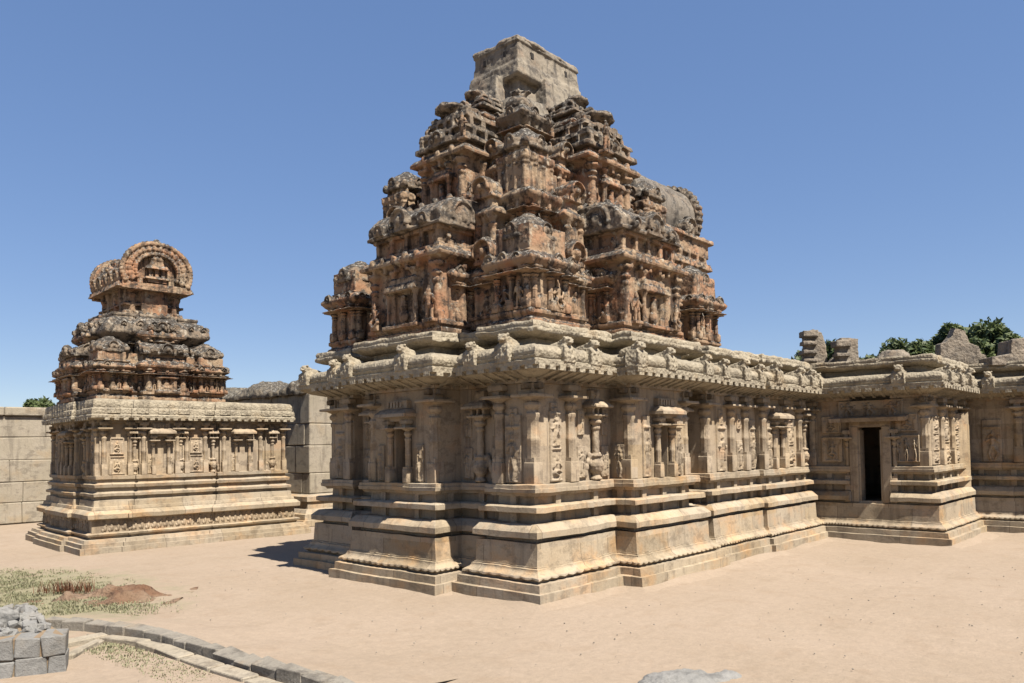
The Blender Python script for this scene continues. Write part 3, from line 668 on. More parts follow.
def kuta_mb(a, b, zn, ze, zt, body=None, seed=0):
    """corner pavilion crown: neck, flaring eave, swelling four-sided dome with arched gables; half sizes a,b ; z relative"""
    nb, rb = MB(), MB()
    if body:
        z0, z1 = body
        nb.square(0, 0, [(1.02, z0), (1.02, z0 + .08), (.95, z0 + .1), (.95, z1 - .12), (1.03, z1 - .1), (1.03, z1)], .0, a, b)
        for s in (-1, 1):
            for t in (-1, -.33, .33, 1):
                for (px, py) in ((t * a * .86, s * b * .95), (s * a * .95, t * b * .86)):
                    nb.lathe(px, py, [(.055, z0 + .05), (.05, z0 + (z1 - z0) * .7), (.075, z0 + (z1 - z0) * .76), (.05, z0 + (z1 - z0) * .8), (.085, z1 - .08), (.085, z1)], 6)
    nb.square(0, 0, [(.9, zn - .05), (.9, zn), (1.08, zn + .03), (1.08, zn + .07), (.82, zn + .1), (.80, ze + .06)], .0, a, b)
    for s in (-1, 1):
        for t in (-.75, -.25, .25, .75):
            nb.box(t * a * .85 - .035, t * a * .85 + .035, s * b * .82 - .04, s * b * .82 + .04, zn + .05, ze + .03); nb.box(s * a * .82 - .04, s * a * .82 + .04, t * b * .85 - .035, t * b * .85 + .035, zn + .05, ze + .03)
    H = zt - ze
    rb.square(0, 0, [(.85, ze), (1.10, ze + .02), (1.12, ze + .07), (1.04, ze + .11), (1.05, ze + .11 + H * .15), (1.0, ze + H * .42), (.86, ze + H * .62), (.6, ze + H * .8), (.34, ze + H * .9), (.28, ze + H * .93), (.3, ze + H * .97), (.16, ze + H)], .22, a, b)
    r = min(a, b) * .34
    for k in range(4):
        M = Matrix.Rotation(k * math.pi / 2, 4, 'Z') @ Matrix.Translation((0, -(b if k % 2 == 0 else a) * 1.07, ze + .1))
        rb.merge(arch_solid(r, .14), M)
    for sx in (-1, 1):
        for sy in (-1, 1): rb.ell((sx * a * .86, sy * b * .86, ze + .12), (.1, .1, .1), 7, 5)
    return nb, rb
def sala_mb(w, d, zb, pil_h, eave_z, neck_z, roof_z, top_z, npil=4, deep=1.2, layered=False):
    """middle bay of a storey, front -Y at y=0, width w: body with columns, eave, neck ; barrel roof"""
    b, r = MB(), MB(); a = w / 2
    # base mouldings
    for (o, z0, z1) in ((.12, zb, zb + .1), (.05, zb + .09, zb + .17), (.10, zb + .16, zb + .25), (.0, zb + .24, eave_z)):
        b.box(-a - o, a + o, -o, deep, z0, z1)
    h0 = zb + .25; H = pil_h - h0
    for i in range(npil):
        x = -a + .08 + (w - .16) * i / (npil - 1); R0 = .085 if i in (0, npil - 1) else .06
        b.box(x - R0 * 1.2, x + R0 * 1.2, -.09, .05, h0, h0 + H * .16)
        b.lathe(x, -.03, [(R0, h0 + H * .1), (R0 * .92, h0 + H * .62), (R0 * 1.25, h0 + H * .66), (R0 * 1.25, h0 + H * .7), (R0 * .8, h0 + H * .73), (R0 * 1.45, h0 + H * .8), (R0 * .9, h0 + H * .87), (R0 * 1.9, h0 + H * .95), (R0 * 1.9, h0 + H)], 8)
    for s in (-1, 1):                 # columns on the flanks
        b.lathe(s * (a + .02), deep * .35, [(.08, h0), (.075, pil_h - .2), (.13, pil_h - .05), (.13, pil_h)], 8)
    # central niche with its own small roof and a seated image
    nw = w * .2
    for s in (-1, 1): b.lathe(s * nw, -.10, [(.055, h0), (.05, h0 + H * .5), (.08, h0 + H * .58), (.08, h0 + H * .62)], 7)
    b.box(-nw - .1, nw + .1, -.2, .05, h0 + H * .6, h0 + H * .72, t=.03); b.box(-nw * .9, nw * .9, -.12, .05, h0 + H * .72, h0 + H * .84); b.box(-nw - .12, nw + .12, -.2, .05, h0 - .06, h0 + .02)
    b.ell((0, -.06, h0 + H * .16), (.13, .08, H * .13), 8, 6); b.ell((0, -.06, h0 + H * .33), (.08, .07, H * .15), 8, 6); b.ell((0, -.07, h0 + H * .48), (.055, .055, H * .075), 8, 6)
    # eave
    b.rings([[(-a - o, -o, z), (a + o, -o, z), (a + o, deep, z), (-a - o, deep, z)] for o, z in ((.0, eave_z - .08), (.1, eave_z - .02), (.2, eave_z), (.22, eave_z + .06), (.15, eave_z + .14), (.06, eave_z + .19), (.0, eave_z + .2))])
    n = max(3, int(w / .34))
    for i in range(n):
        x = -a + (i + .5) * w / n; b.ell((x, -.17, eave_z + .12), (.08, .06, .09), 7, 5); b.box(x - .04, x + .04, -.15, 0, eave_z - .14, eave_z - .02)
    # neck with openings
    b.box(-a + .08, a - .08, .1, deep, eave_z + .18, roof_z + .05)
    k = 5
    for i in range(k):
        x = -a + .12 + (w - .24) * i / (k - 1); b.box(x - .05, x + .05, .0, .14, eave_z + .18, roof_z + .02)
    b.box(-a, a, -.04, deep, eave_z + .18, eave_z + .27); b.box(-a + .02, a - .02, -.02, deep, roof_z - .06, roof_z + .03)
    # barrel roof along X with gable ends
    H = top_z - roof_z
    if layered: pass
    prof = [(-.10, 0), (-.12, .06), (-.06, .09), (-.07, .09 + H * .3), (-.02, H * .55), (.12, H * .78), (.3, H * .93), (.5, H), (deep, H)]
    ring = lambda x, s=1.0: [(x, y, roof_z + z * s) for y, z in prof] + [(x, deep, roof_z)]
    if not layered: r.rings([ring(-a - .08, .9), ring(-a + .02), ring(-a * .4, .95), ring(a * .4, .95), ring(a - .02), ring(a + .08, .9)])
    if layered:        # worn roof of stacked ledges, each set back behind the one below
        rr = random.Random(int(w * 1000))
        for o, z0, z1 in ((.17, .0, .12), (-.02, .1, .3), (.08, .3, .4), (-.14, .38, .62), (-.04, .62, .7), (-.3, .7, 1.)):
            k = 4
            for i in range(k):      # each ledge survives in pieces of different length and height
                xa = -a - o * .8 + 2 * (a + o * .8) * i / k; xb = xa + 2 * (a + o * .8) / k + .01; e = rr.uniform(-.05, .05)
                r.box(xa, xb, -o + e, deep, roof_z + (z0 - .02) * H, roof_z + (z1 + rr.uniform(-.05, .05)) * H, t=.012)
        for z0, z1, o in ((.1, .3, .05), (.38, .62, -.06), (.68, .86, -.18)):
            for i in range(5):
                x = -(a + o) * .9 + 2 * (a + o) * .9 * i / 4 + rr.uniform(-.03, .03)
                if rr.random() < .3: r.ell((x, -o - .03, roof_z + (z0 + .1) * H), (.06, .06, .13), 7, 5)
                else: r.box(x - .045, x + .045, -o - .05, .3, roof_z + z0 * H, roof_z + z1 * H)
            for sx in (-1, 1):
                for yy in (.2, .55): r.box(sx * (a + o * .8) - .05, sx * (a + o * .8) + .05, yy - .05, yy + .05, roof_z + z0 * H, roof_z + z1 * H)
        r.ell((0, .2, roof_z + H * .95), (a * .6, .3, .12), 9, 6)
    r.merge(arch_solid(min(w * .2, H * .5) * (.6 if layered else .85), .16), Matrix.Translation((0, -.17, roof_z + .05)))
    for s in (() if layered else (-1, 1)):
        r.merge(arch_solid(min(w * .09, H * .22), .12), Matrix.Translation((s * a * .66, -.15, roof_z + .06)))
        r.merge(arch_solid(min(deep * .3, H * .5), .1), Matrix.Translation((s * (a + .1), deep * .35, roof_z + .04)) @ Matrix.Rotation(s * math.pi / 2, 4, 'Z'))
    for i in range(0 if layered else 5): r.ell((-a * .8 + a * .4 * i, .45, roof_z + H), (.07, .09, .1), 7, 5)
    return b, r
def panjara_mb(w, zb, ez, tz):
    m = MB(); a = w / 2
    m.box(-a - .06, a + .06, -.1, .4, zb, zb + .1); m.box(-a, a, -.04, .4, zb + .1, zb + .2); m.box(-a - .05, a + .05, -.08, .4, zb + .2, zb + .27)
    m.box(-a + .03, a - .03, 0, .4, zb + .25, ez)
    for s in (-1, 1): m.lathe(s * a * .78, -.02, [(.06, zb + .25), (.055, ez - .22), (.085, ez - .16), (.06, ez - .12), (.11, ez - .04), (.11, ez)], 7)
    m.ell((0, -.02, zb + .45), (.09, .07, .2), 8, 6); m.ell((0, -.03, zb + .7), (.055, .055, .07), 8, 6)
    m.rings([[(-a - o, -o, z), (a + o, -o, z), (a + o, .4, z), (-a - o, .4, z)] for o, z in ((.0, ez - .05), (.12, ez), (.13, ez + .05), (.05, ez + .13), (0, ez + .15))])
    m.box(-a * .7, a * .7, .0, .4, ez + .12, ez + .32); m.box(-a * .95, a * .95, -.08, .4, ez + .3, ez + .36)
    m.merge(arch_solid(a * .85, .4), Matrix.Translation((0, -.06, ez + .36)))
    return m
def statue_mb(seed):
    rng = random.Random(seed); m = MB()      # weathered stucco image ~0.6 m high, front -Y
    L = rng.uniform(-.03, .03)
    m.ell((L, -.01, .54), (.05, .05, .06), 8, 6); m.ell((L, 0, .61), (.035, .035, .05), 7, 5)
    m.cap((0, 0, .30), (L, 0, .45), .06, .075); m.cap((-.08 + L, 0, .45), (.08 + L, 0, .45), .04, .04); m.ell((0, 0, .28), (.085, .065, .06), 8, 6)
    if rng.random() < .6:
        for s in (-1, 1): m.cap((s * .045, 0, .27), (s * (.05 + rng.uniform(0, .03)), -.01, .02), .045, .035)
    else:
        for s in (-1, 1): m.cap((s * .05, 0, .26), (s * .14, -.06, .16), .05, .045); m.cap((s * .14, -.06, .16), (s * .03, -.08, .06), .04, .035)
        m.box(-.14, .14, -.08, .06, 0, .12)
    for s in (-1, 1):
        e = (s * (.13 + rng.uniform(0, .04)), -.02, .34 + rng.uniform(-.03, .08)); m.cap((s * .09 + L, 0, .45), e, .03, .028); m.cap(e, (s * rng.uniform(.03, .16), -.07, .3 + rng.uniform(-.05, .25)), .027, .023)
    m.box(-.14, .14, -.07, .1, -.03, .03)
    return m
VX = .02
ME_STATUE = [remesh(statue_mb(s), 'statue', M_stucco, .014, .005, 8, .003, 25, seed=s) for s in range(6)]
ME_SPIL = mesh_of(pilaster_mb(.76, .14).jitter(.006, 9, 12), 'small_pilaster', M_stucco, auto=40)
ME_ARCH = remesh(arch_solid(.105, .1), 'arch_ornament', M_roof, .016, .01, 10, .004, 30)

def storey(X0, X1, Y0, Y1, cbx, cby, rd, mx, my, zb, zw, ze, ztop, eo, seed):
    """one storey of the tower: base mouldings, wall, eave; plan with corner bays and recesses"""
    path = stepped(X0, X1, Y0, Y1, cbx, cby, mx, my, .02, rd)
    pr = [(-.05, zb), (.10, zb + .002), (.10, zb + .09), (.04, zb + .11), (.04, zb + .17), (.09, zb + .19), (.09, zb + .27), (0, zb + .29), (0, zw - .1), (.04, zw - .08), (.05, zw), (.12, zw + .01), (eo, ze - .16), (eo + .01, ze - .11), (eo - .03, ze - .05), (eo * .5, ze), (.0, ze + .03), (0, ztop)]
    m = sweep(path, pr, closed=True, seg=.5)
    for x, y, d, n in along(path + [path[0]], .24):
        obox(m, x, y, d, n, .035, 0, eo * .75, zw - .04, zw + .06)
    return m, path
def bay_items(parent, path, zb, h, step, statues=True, seed=0):
    rng = random.Random(seed)
    for i in range(len(path)):
        a, b = path[i], path[(i + 1) % len(path)]; L = math.hypot(b[0] - a[0], b[1] - a[1])
        if L < .4 or L > 1.6: continue
        d = ((b[0] - a[0]) / L, (b[1] - a[1]) / L); n = (-d[1], d[0]); ang = math.atan2(n[1], n[0]) + math.pi / 2
        k = max(2, int(L / step) + 1)
        for j in range(k):
            t = .07 + (L - .14) * j / (k - 1)
            link('small_pilaster', ME_SPIL, parent, (a[0] + d[0] * t, a[1] + d[1] * t, zb), ang, (1, 1, h / .76))
            if statues and j < k - 1 and rng.random() < .55:
                t2 = t + (L - .14) / (k - 1) / 2; s = rng.uniform(.75, .95) * h / .76
                link('statue', ME_STATUE[rng.randrange(6)], parent, (a[0] + d[0] * t2 + n[0] * .03, a[1] + d[1] * t2 + n[1] * .03, zb + .03), ang, (s, s, s))
def eave_arches(parent, path, z, off, step=.42, s=1.0):
    for x, y, d, n in along_off(path + [path[0]], off, step):
        k = random.uniform(.8, 1.15) * s
        if random.random() < .12: continue
        link('arch_ornament', ME_ARCH, parent, (x, y, z), math.atan2(n[1], n[0]) + math.pi / 2, (k, 1, k * random.uniform(.85, 1.1)))

# ---- first storey
m1, p1 = storey(.72, 7.6, .66, 6.62, 1.02, .85, .42, 1.05, 1.0, 4.78, 5.80, 6.06, 6.6, .2, 1)
T1 = link('tower_storey', remesh(m1, 'tower_storey', M_stucco, .024, .014, 3.5, .006, 16, seed=1), temple)
bay_items(T1, p1, 5.05, .76, .36, True, 4)
eave_arches(T1, p1, 5.93, .17, .4)
# ---- second storey
m2, p2 = storey(1.68, 6.62, 1.52, 5.74, .92, .78, .36, .85, .78, 6.35, 7.28, 7.62, 8.1, .24, 2)
T2 = link('tower_storey', remesh(m2, 'tower_storey', M_stucco, .024, .015, 3.5, .006, 16, seed=2), temple)
bay_items(T2, p2, 6.62, .68, .36, True, 9)
eave_arches(T2, p2, 7.44, .2, .4, 1.1)
# ---- third storey, sloping up to the block
path3 = stepped(2.48, 5.82, 2.32, 4.92, .66, .6, .5, .42, .12, .14)
m3 = sweep(path3, [(-.05, 7.9), (.06, 8.3), (.0, 8.32), (0, 9.34), (.08, 9.4), (.16, 9.5), (.2, 9.58), (.14, 9.68), (.05, 9.74), (-.12, 9.78), (-.2, 9.95), (-.26, 9.98), (-.34, 10.2), (-.42, 10.3)], closed=True, seg=.5)
for x, y, d, n in along(path3 + [path3[0]], .2): obox(m3, x, y, d, n, .04, 0, .1, 9.2, 9.45)
for (x, y) in ((2.45, 2.35), (2.45, 4.9), (5.85, 2.35), (5.85, 4.9)): m3.ell((x + .2 * (1 if x < 4 else -1), y + .2 * (1 if y < 4 else -1), 9.85), (.35, .3, .22), 9, 7)
T3 = link('tower_storey', remesh(m3, 'tower_storey', M_roof, .026, .03, 3.2, .010, 14, seed=3), temple)
bay_items(T3, path3, 8.72, .6, .3, True, 12)
eave_arches(T3, path3, 9.56, .17, .38)
# ---- corner pavilions
def kutas(a, b, zn, ze, zt, body, cs, vox, seed):
    nb, rb = kuta_mb(a, b, zn, ze, zt, body)
    men = remesh(nb, 'corner_shrine', M_stucco, vox, .010, 4.5, .004, 20, seed); mer = remesh(rb, 'dome_roof', M_roof, vox, .013, 4, .006, 18, seed + 1)
    for k, (x, y) in enumerate(cs):
        o = link('corner_shrine', men, temple, (x, y, 0), math.pi * (k % 2)); link('dome_roof', mer, o)
kutas(.46, .40, 6.06, 6.36, 6.92, None, [(1.2, 1.1), (1.18, 6.2), (7.14, 1.1), (7.14, 6.2)], VX, 21)
kutas(.43, .37, 8.30, 8.46, 8.98, (7.58, 8.32), [(2.02, 1.86), (1.95, 5.42), (6.34, 1.86), (6.3, 5.42)], VX, 31)
# ---- middle bays (front = -Y)
def salas(args, spots, vox, seed):
    b, r = sala_mb(*args[0], **args[1])
    mb_ = remesh(b, 'middle_shrine', M_stucco, vox, .010, 4.2, .004, 20, seed); mr = remesh(r, 'barrel_roof', M_roof, vox, .024 if args[1].get('layered') else .014, 4.2, .006, 18, seed + 1)
    for x, y, fc, w in spots:
        o = link('middle_shrine', mb_, temple, (x, y, 0), FACE[fc], (w, 1, 1)); link('barrel_roof', mr, o)
        yield o
S1 = list(salas(((2.05, 1., 4.78, 6.16, 6.26, 6.55, 6.88, 7.52), dict(npil=4, deep=1.5)), [(.34, 3.6, 'L', 1.), (4.15, .34, 'R', 1.02), (4.15, 6.95, 'B', 1.02), (7.95, 3.6, 'E', 1.)], VX, 41))
S2 = list(salas(((1.28, 1., 7.35, 8.5, 8.58, 8.66, 8.88, 9.78), dict(npil=4, deep=1.35, layered=True)), [(1.33, 3.52, 'L', 1.), (4.1, 1.3, 'R', 1.14), (4.15, 5.95, 'B', 1.14), (6.95, 3.62, 'E', 1.)], VX, 51))
S3 = list(salas(((.86, 1., 8.9, 9.5, 9.56, 9.74, 9.86, 10.34), dict(npil=3, deep=1.0, layered=True)), [(2.15, 3.55, 'L', 1.), (4.15, 1.95, 'R', 1.05), (4.15, 5.25, 'B', 1.05), (6.1, 3.62, 'E', 1.)], VX, 61))
# ---- arched pavilions in the recesses
pj1 = remesh(panjara_mb(.62, 4.86, 5.82, 0), 'arched_shrine', M_stucco, VX, .010, 4.5, .004, 20, 71)
for x, y, fc in ((1.05, 2.05, 'L'), (1.05, 5.2, 'L'), (2.38, .98, 'R'), (5.95, .98, 'R'), (2.38, 6.3, 'B'), (5.95, 6.3, 'B'), (7.28, 2.05, 'E'), (7.28, 5.2, 'E')): place(pj1, 'arched_shrine', temple, x, y, 0, fc)
pj2 = remesh(panjara_mb(.44, 7.55, 8.3, 0), 'arched_shrine', M_stucco, VX, .010, 4.5, .004, 20, 75)
for x, y, fc in ((1.95, 2.62, 'L'), (1.95, 4.62, 'L'), (3.05, 1.72, 'R'), (5.25, 1.72, 'R'), (3.05, 5.55, 'B'), (5.25, 5.55, 'B'), (6.35, 2.62, 'E'), (6.35, 4.62, 'E')): place(pj2, 'arched_shrine', temple, x, y, 0, fc)
for x, y, fc in ((1.3, 2.3, 'L'), (1.3, 4.95, 'L'), (2.72, 1.24, 'R'), (5.6, 1.24, 'R'), (2.72, 6.0, 'B'), (5.6, 6.0, 'B')): place(pj2, 'arched_shrine', temple, x, y, -2.65, fc, (1.25, 1.2, 1.18))
# ---- images sitting on the ledges
rng = random.Random(77)
for x, y, z, fc in ((.62, 2.72, 6.5, 'L'), (.62, 4.5, 6.5, 'L'), (3.3, .62, 6.5, 'R'), (5.0, .62, 6.5, 'R'), (1.4, 2.95, 7.5, 'L'), (1.4, 4.25, 7.5, 'L'), (3.5, 1.3, 7.5, 'R'), (4.8, 1.3, 7.5, 'R'), (.2, 2.75, 5.03, 'L'), (.2, 4.4, 5.03, 'L'), (3.4, .2, 5.03, 'R'), (4.9, .2, 5.03, 'R'), (1.0, 2.6, 8.72, 'L'), (3.6, .98, 8.72, 'R'),
                    (2.45, 2.9, 8.95, 'L'), (2.45, 4.3, 8.95, 'L'), (3.4, 2.3, 8.95, 'R'), (4.9, 2.3, 8.95, 'R')):
    s = rng.uniform(.8, 1.1); place(ME_STATUE[rng.randrange(6)], 'statue', temple, x, y, z, fc, (s, s, s))
# ---- block on top
m = MB()
bx, by = 1.13, .73; bX, bY = CX + .02, CY + .02
def rect_ring(dx, dy, z): return [(bX - dx, bY - dy, z), (bX + dx, bY - dy, z), (bX + dx, bY + dy, z), (bX - dx, bY + dy, z)]
m.rings([rect_ring(bx + .34, by + .34, 9.9), rect_ring(bx + .24, by + .24, 10.2), rect_ring(bx + .18, by + .18, 10.3), rect_ring(bx - .06, by - .06, 10.38), rect_ring(bx - .16, by - .16, 10.88)])
for s in (-1, 1):
    m.box(bX - .5, bX + .5, bY + s * (by - .02) - .3, bY + s * (by - .02) + .3, 10.2, 10.94, t=.11); m.box(bX + s * (bx - .02) - .36, bX + s * (bx - .02) + .36, bY - .38, bY + .38, 10.2, 10.94, t=.11)
m.rings([rect_ring(bx - .02, by - .02, 10.82), rect_ring(bx + .05, by + .05, 10.88), rect_ring(bx + .02, by + .02, 11.16), rect_ring(bx - .02, by - .02, 11.22), rect_ring(bx - .06, by - .06, 11.64), rect_ring(bx - .02, by - .02, 11.66), rect_ring(bx - .04, by - .04, 11.76), rect_ring(bx - .5, by - .4, 11.86)])
TB = link('tower_block', remesh(m, 'tower_block', M_plaster, .022, .022, 2.2, .009, 12, 81), temple)
m = MB(); m.rings([rect_ring(bx - .06, by - .06, 11.70), rect_ring(bx - .02, by - .02, 11.74), rect_ring(bx - .05, by - .05, 11.80), rect_ring(bx - .3, by - .25, 11.90)])
link('coping', remesh(m, 'coping', M_brick, .025, .03, 3.5, .012, 12, 83), TB)
m = MB()
for (x, y) in ((-.7, 0), (.55, 0)):
    m.box(bX + x - .045, bX + x + .045, bY - by + .0, bY - by + .13, 11.36, 11.5)
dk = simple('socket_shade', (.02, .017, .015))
# beam sockets: solid boxes on the plaster, the holes' shade painted as near-black colour
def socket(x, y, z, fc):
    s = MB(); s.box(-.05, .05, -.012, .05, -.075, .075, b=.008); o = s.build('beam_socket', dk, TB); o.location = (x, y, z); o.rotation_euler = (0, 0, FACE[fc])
for x in (-.6, .62): socket(bX + x, bY - by + .035, 11.45, 'R')
for y in (-.3, .32): socket(bX - bx + .035, bY + y, 11.45, 'L')
socket(bX + .72, bY - by + .07, 10.5, 'R')
# ---- vaulted projection in front of the tower (towards +X)
m = MB(); Rv = .98
m.box(7.4, 10.5, CY - 1.15, CY + 1.15, 4.78, 8.0); m.box(7.4, 10.75, CY - 1.3, CY + 1.3, 7.55, 7.75, t=.05); m.box(7.4, 10.65, CY - 1.22, CY + 1.22, 7.9, 8.3); m.box(7.4, 10.8, CY - 1.34, CY + 1.34, 8.3, 8.45, t=.04)
for i in range(7): m.lathe(7.7 + .45 * i, CY - 1.16, [(.07, 6.6), (.065, 7.3), (.1, 7.4), (.1, 7.55)], 7); m.box(7.7 + .45 * i - .06, 7.7 + .45 * i + .06, CY - 1.26, CY - 1.1, 7.75, 7.92)
V = link('vaulted_projection', remesh(m, 'vaulted_projection', M_stucco, .035, .02, 4, .01, 15, 91), temple)
m = MB(); ring = lambda x, r: [(x, CY + r * math.cos(a), 9.12 + r * math.sin(a)) for a in [(-.65 + (math.pi + 1.3) * k / 22) for k in range(23)]]
m.rings([ring(7.4, Rv), ring(10.3, Rv), ring(10.34, Rv * 1.03)])
link('barrel_vault', remesh(m, 'barrel_vault', M_vault, .035, .012, 3, .005, 15, 95), V)
m = MB(); m.rings([ring(10.3, Rv * 1.08), ring(10.62, Rv * 1.1), ring(10.7, Rv * .95)])
for k in range(26):
    a = -.6 + (math.pi + 1.2) * k / 25; m.ell((10.45, CY + Rv * 1.1 * math.cos(a), 9.12 + Rv * 1.1 * math.sin(a)), (.17, .08, .08), 7, 5)
link('gable_arch', remesh(m, 'gable_arch', M_roof, .03, .02, 5, .01, 16, 96), V)
m = arch_solid(.3, .3); link('arch_ornament', remesh(m, 'arch_ornament', M_roof, .022, .015, 6, .008, 20, 97), V, (9.5, CY - 1.28, 8.4), 0)

# ================================================================== LEFT SHRINE  (local frame: wall corner near camera at 0,0)
shrine = thing('small_shrine', 'smaller carved stone shrine with barrel vaulted orange tower, left of the large temple', 'shrine', (-1.68, 13.96, 0), R(-3.5))
W, Dp = 5.36, 4.4
SP = stepped(0, W, 0, Dp, .85, .8, .8, .6, .1, .06)
# right-hand face: replace by three even bays
sp = [(0, 0), (0, .95), (.06, .95), (.06, 1.45), (-.1, 1.45), (-.1, 3.05), (.06, 3.05), (.06, 3.55), (0, 3.55), (0, Dp), (W, Dp), (W, 0), (4.75, 0), (4.75, .06), (4.68, .06), (4.68, -.06), (3.28, -.06), (3.28, .06), (2.98, .06), (2.98, 0), (2.2, 0), (2.2, .06), (2.15, .06), (2.15, -.06), (1.0, -.06), (1.0, .06), (.93, .06), (.93, 0)]
S_pl = [(0, -.2), (.62, -.2), (.62, .14), (.57, .145), (.57, .25), (.50, .255), (.48, .34), (.28, .345), (.30, .40), (.36, .42), (.38, .47), (.30, .5), (.25, .5)]
S_fr = [(0, .5), (.24, .501), (.24, .84), (0, .84)]
S_ld = [(0, .84), (.30, .841), (.37, .87), (.38, .98), (.30, 1.06), (.22, 1.09), (0, 1.09)]
S_up = [(0, 1.09), (.24, 1.091), (.22, 1.17), (.18, 1.18), (.16, 1.34), (.08, 1.35), (.08, 1.43), (.17, 1.45), (.18, 1.52), (.06, 1.56), (.06, 1.66), (.13, 1.68), (.15, 1.76), (.04, 1.80), (.04, 1.88), (.10, 1.9), (.11, 1.99), (0, 2.0)]
for nm, pf in (('plinth_slab', S_pl), ('ledge', S_ld), ('stepped_moulding', S_up)): sweep(sp, pf, seg=.16).jitter(.009, 2.5, 4).build(nm, M_base, shrine, autosmooth=35)
sweep(sp, S_fr, seg=.2).build('carved_frieze', M_wall, shrine)
m = MB(); rngf = random.Random(5)
for x, y, d, n in along_off(sp + [sp[0]], .24, .17):
    h = rngf.uniform(.16, .27); k = rngf.uniform(.03, .06); c = MB(); c.ell((0, 0, 0), (k, .035, h * .5), 7, 5); c.ell((rngf.uniform(-.03, .03), 0, h * .5), (.03, .03, .035), 6, 5); c.ell((.05, 0, -.05), (.04, .025, .05), 6, 5)
    m.merge(c, Matrix.Translation((x, y, .51 + h * .55)) @ Matrix.Rotation(math.atan2(d[1], d[0]), 4, 'Z'))
m.build('frieze_figure', M_wall, shrine, smooth=True)['kind'] = 'stuff'
sweep(sp, [(-.02, 1.99), (-.02, 3.42), (.05, 3.425), (.05, 3.5), (-.2, 3.5)], seg=.3).jitter(.005, 3, 2).build('wall', M_wall, shrine)
P_se = [(-.2, 3.5), (.04, 3.5), (.22, 3.53), (.27, 3.56), (.28, 3.62), (.25, 3.66), (.26, 3.70), (.25, 3.80), (.20, 3.84), (.21, 3.88), (.20, 4.0), (.16, 4.06), (.05, 4.08), (-.3, 4.09)]
m_se = sweep(sp, P_se, seg=.1).jitter(.008, 3, 7)
for x, y, d, n in along_off(sp + [sp[0]], .262, .22): obox(m_se, x, y, d, n, .06, -.04, .02, 3.505, 3.575)
m_se.build('eave', M_eave, shrine, autosmooth=40)
ME_BOSS = remesh(relief(.32, .34, scroll_caps(.32, .34, RNG) + [(-.1, .3, .1, .3, .04, .04, .8)], .05), 'eave_boss', M_eave, .014, .006, 9, .003, 25)
for x, y, d, n in along_off(sp + [sp[0]], .262, .55): link('eave_boss', ME_BOSS, shrine, (x, y, 3.69), math.atan2(n[1], n[0]) + math.pi / 2, (1, 1.3, 1))
SZ = 1.99; pk = 1.46 / 1.65
for x in (.12, .78, 1.12, 2.03, 2.32, 2.86, 3.4, 4.55, 5.35): place(ME_PIL[0], 'pilaster', shrine, x, -.06 if (1.0 < x < 2.15 or 3.28 < x < 4.68) else 0., SZ, 'R', (.72, .8, pk))
for x, fw in ((.92, 0), (2.17, 0), (3.12, .06), (5.0, 0)): place(ME_POT, 'pot_pilaster', shrine, x - .02, .04, SZ, 'R', (.62, .7, .88))
for x in (1.58, 3.98): put_niche(shrine, x, -.06, SZ, 'R', w=.82).scale = (.78, .8, .9)
for k, x in enumerate((.45, 2.6)): place(ME_SEAT[k], 'seated_relief', shrine, x, 0, SZ + .03, 'R', (.8, .8, 1.)); place(ME_SEAT[k + 1], 'seated_relief', shrine, x, 0, SZ + .58, 'R', (.7, .7, .9))
for x in (1.3, 1.86, 3.7, 4.26): place(ME_SMALL[int(x * 3) % 5], 'figure_relief', shrine, x, -.06, SZ + .03, 'R', (.6, .5, .8))
for y in (.12, .85, 1.58, 2.92, 3.65, 4.38): place(ME_PIL[1], 'pilaster', shrine, -.1 if 1.45 < y < 3.05 else 0, y, SZ, 'L', (.72, .8, pk))
for y in (1.2, 3.3): place(ME_POT, 'pot_pilaster', shrine, .04, y, SZ, 'L', (.62, .7, .88))
put_niche(shrine, -.1, 2.25, SZ, 'L').scale = (.8, .8, .9)
for y in (.48, 4.0): place(ME_FIG[2], 'figure_relief', shrine, 0, y, SZ + .03, 'L', (1, .8, 1.05))
# tower of the shrine
tX0, tX1, tY0, tY1 = -.02, 3.5, .12, 3.95
tcx, tcy = (tX0 + tX1) / 2, (tY0 + tY1) / 2
q1 = stepped(tX0, tX1, tY0, tY1, .78, .78, .55, .55, .12, .12)
ms = sweep(q1, [(-.05, 4.06), (.03, 4.08), (.03, 4.18), (-.03, 4.2), (-.03, 4.26), (.03, 4.28), (.03, 4.34), (-.03, 4.36), (-.03, 4.86), (.03, 4.9), (.12, 4.95), (.14, 5.0), (.08, 5.07), (-.02, 5.1), (-.02, 5.4)], seg=.5)
for x, y, d, n in along(q1 + [q1[0]], .2): obox(ms, x, y, d, n, .03, 0, .09, 4.84, 4.94)
ST1 = link('tower_storey', remesh(ms, 'tower_storey', M_stucco, .024, .013, 3.5, .006, 16, 101), shrine)
bay_items(ST1, q1, 4.33, .54, .3, True, 21); eave_arches(ST1, q1, 4.99, .12, .38, .9)
q2 = stepped(.56, 2.92, .72, 3.35, .55, .55, .48, .48, .1, .1)
ms = sweep(q2, [(-.05, 5.0), (0, 5.3), (-.02, 5.32), (-.02, 5.75), (.05, 5.8), (.28, 5.98), (.30, 6.04), (.26, 6.22), (.12, 6.42), (.02, 6.46), (-.02, 6.5), (.03, 6.52), (.03, 6.6), (-.3, 6.62)], seg=.5)
for x, y, d, n in along(q2 + [q2[0]], .3): obox(ms, x, y, d, n, .1, 0, .25, 6.1, 6.3)
ST2 = link('tower_storey', remesh(ms, 'tower_storey', M_roof, .024, .016, 3.5, .007, 16, 103), shrine)
bay_items(ST2, q2, 5.3, .46, .3, False, 23); eave_arches(ST2, q2, 6.2, .28, .36, .9)
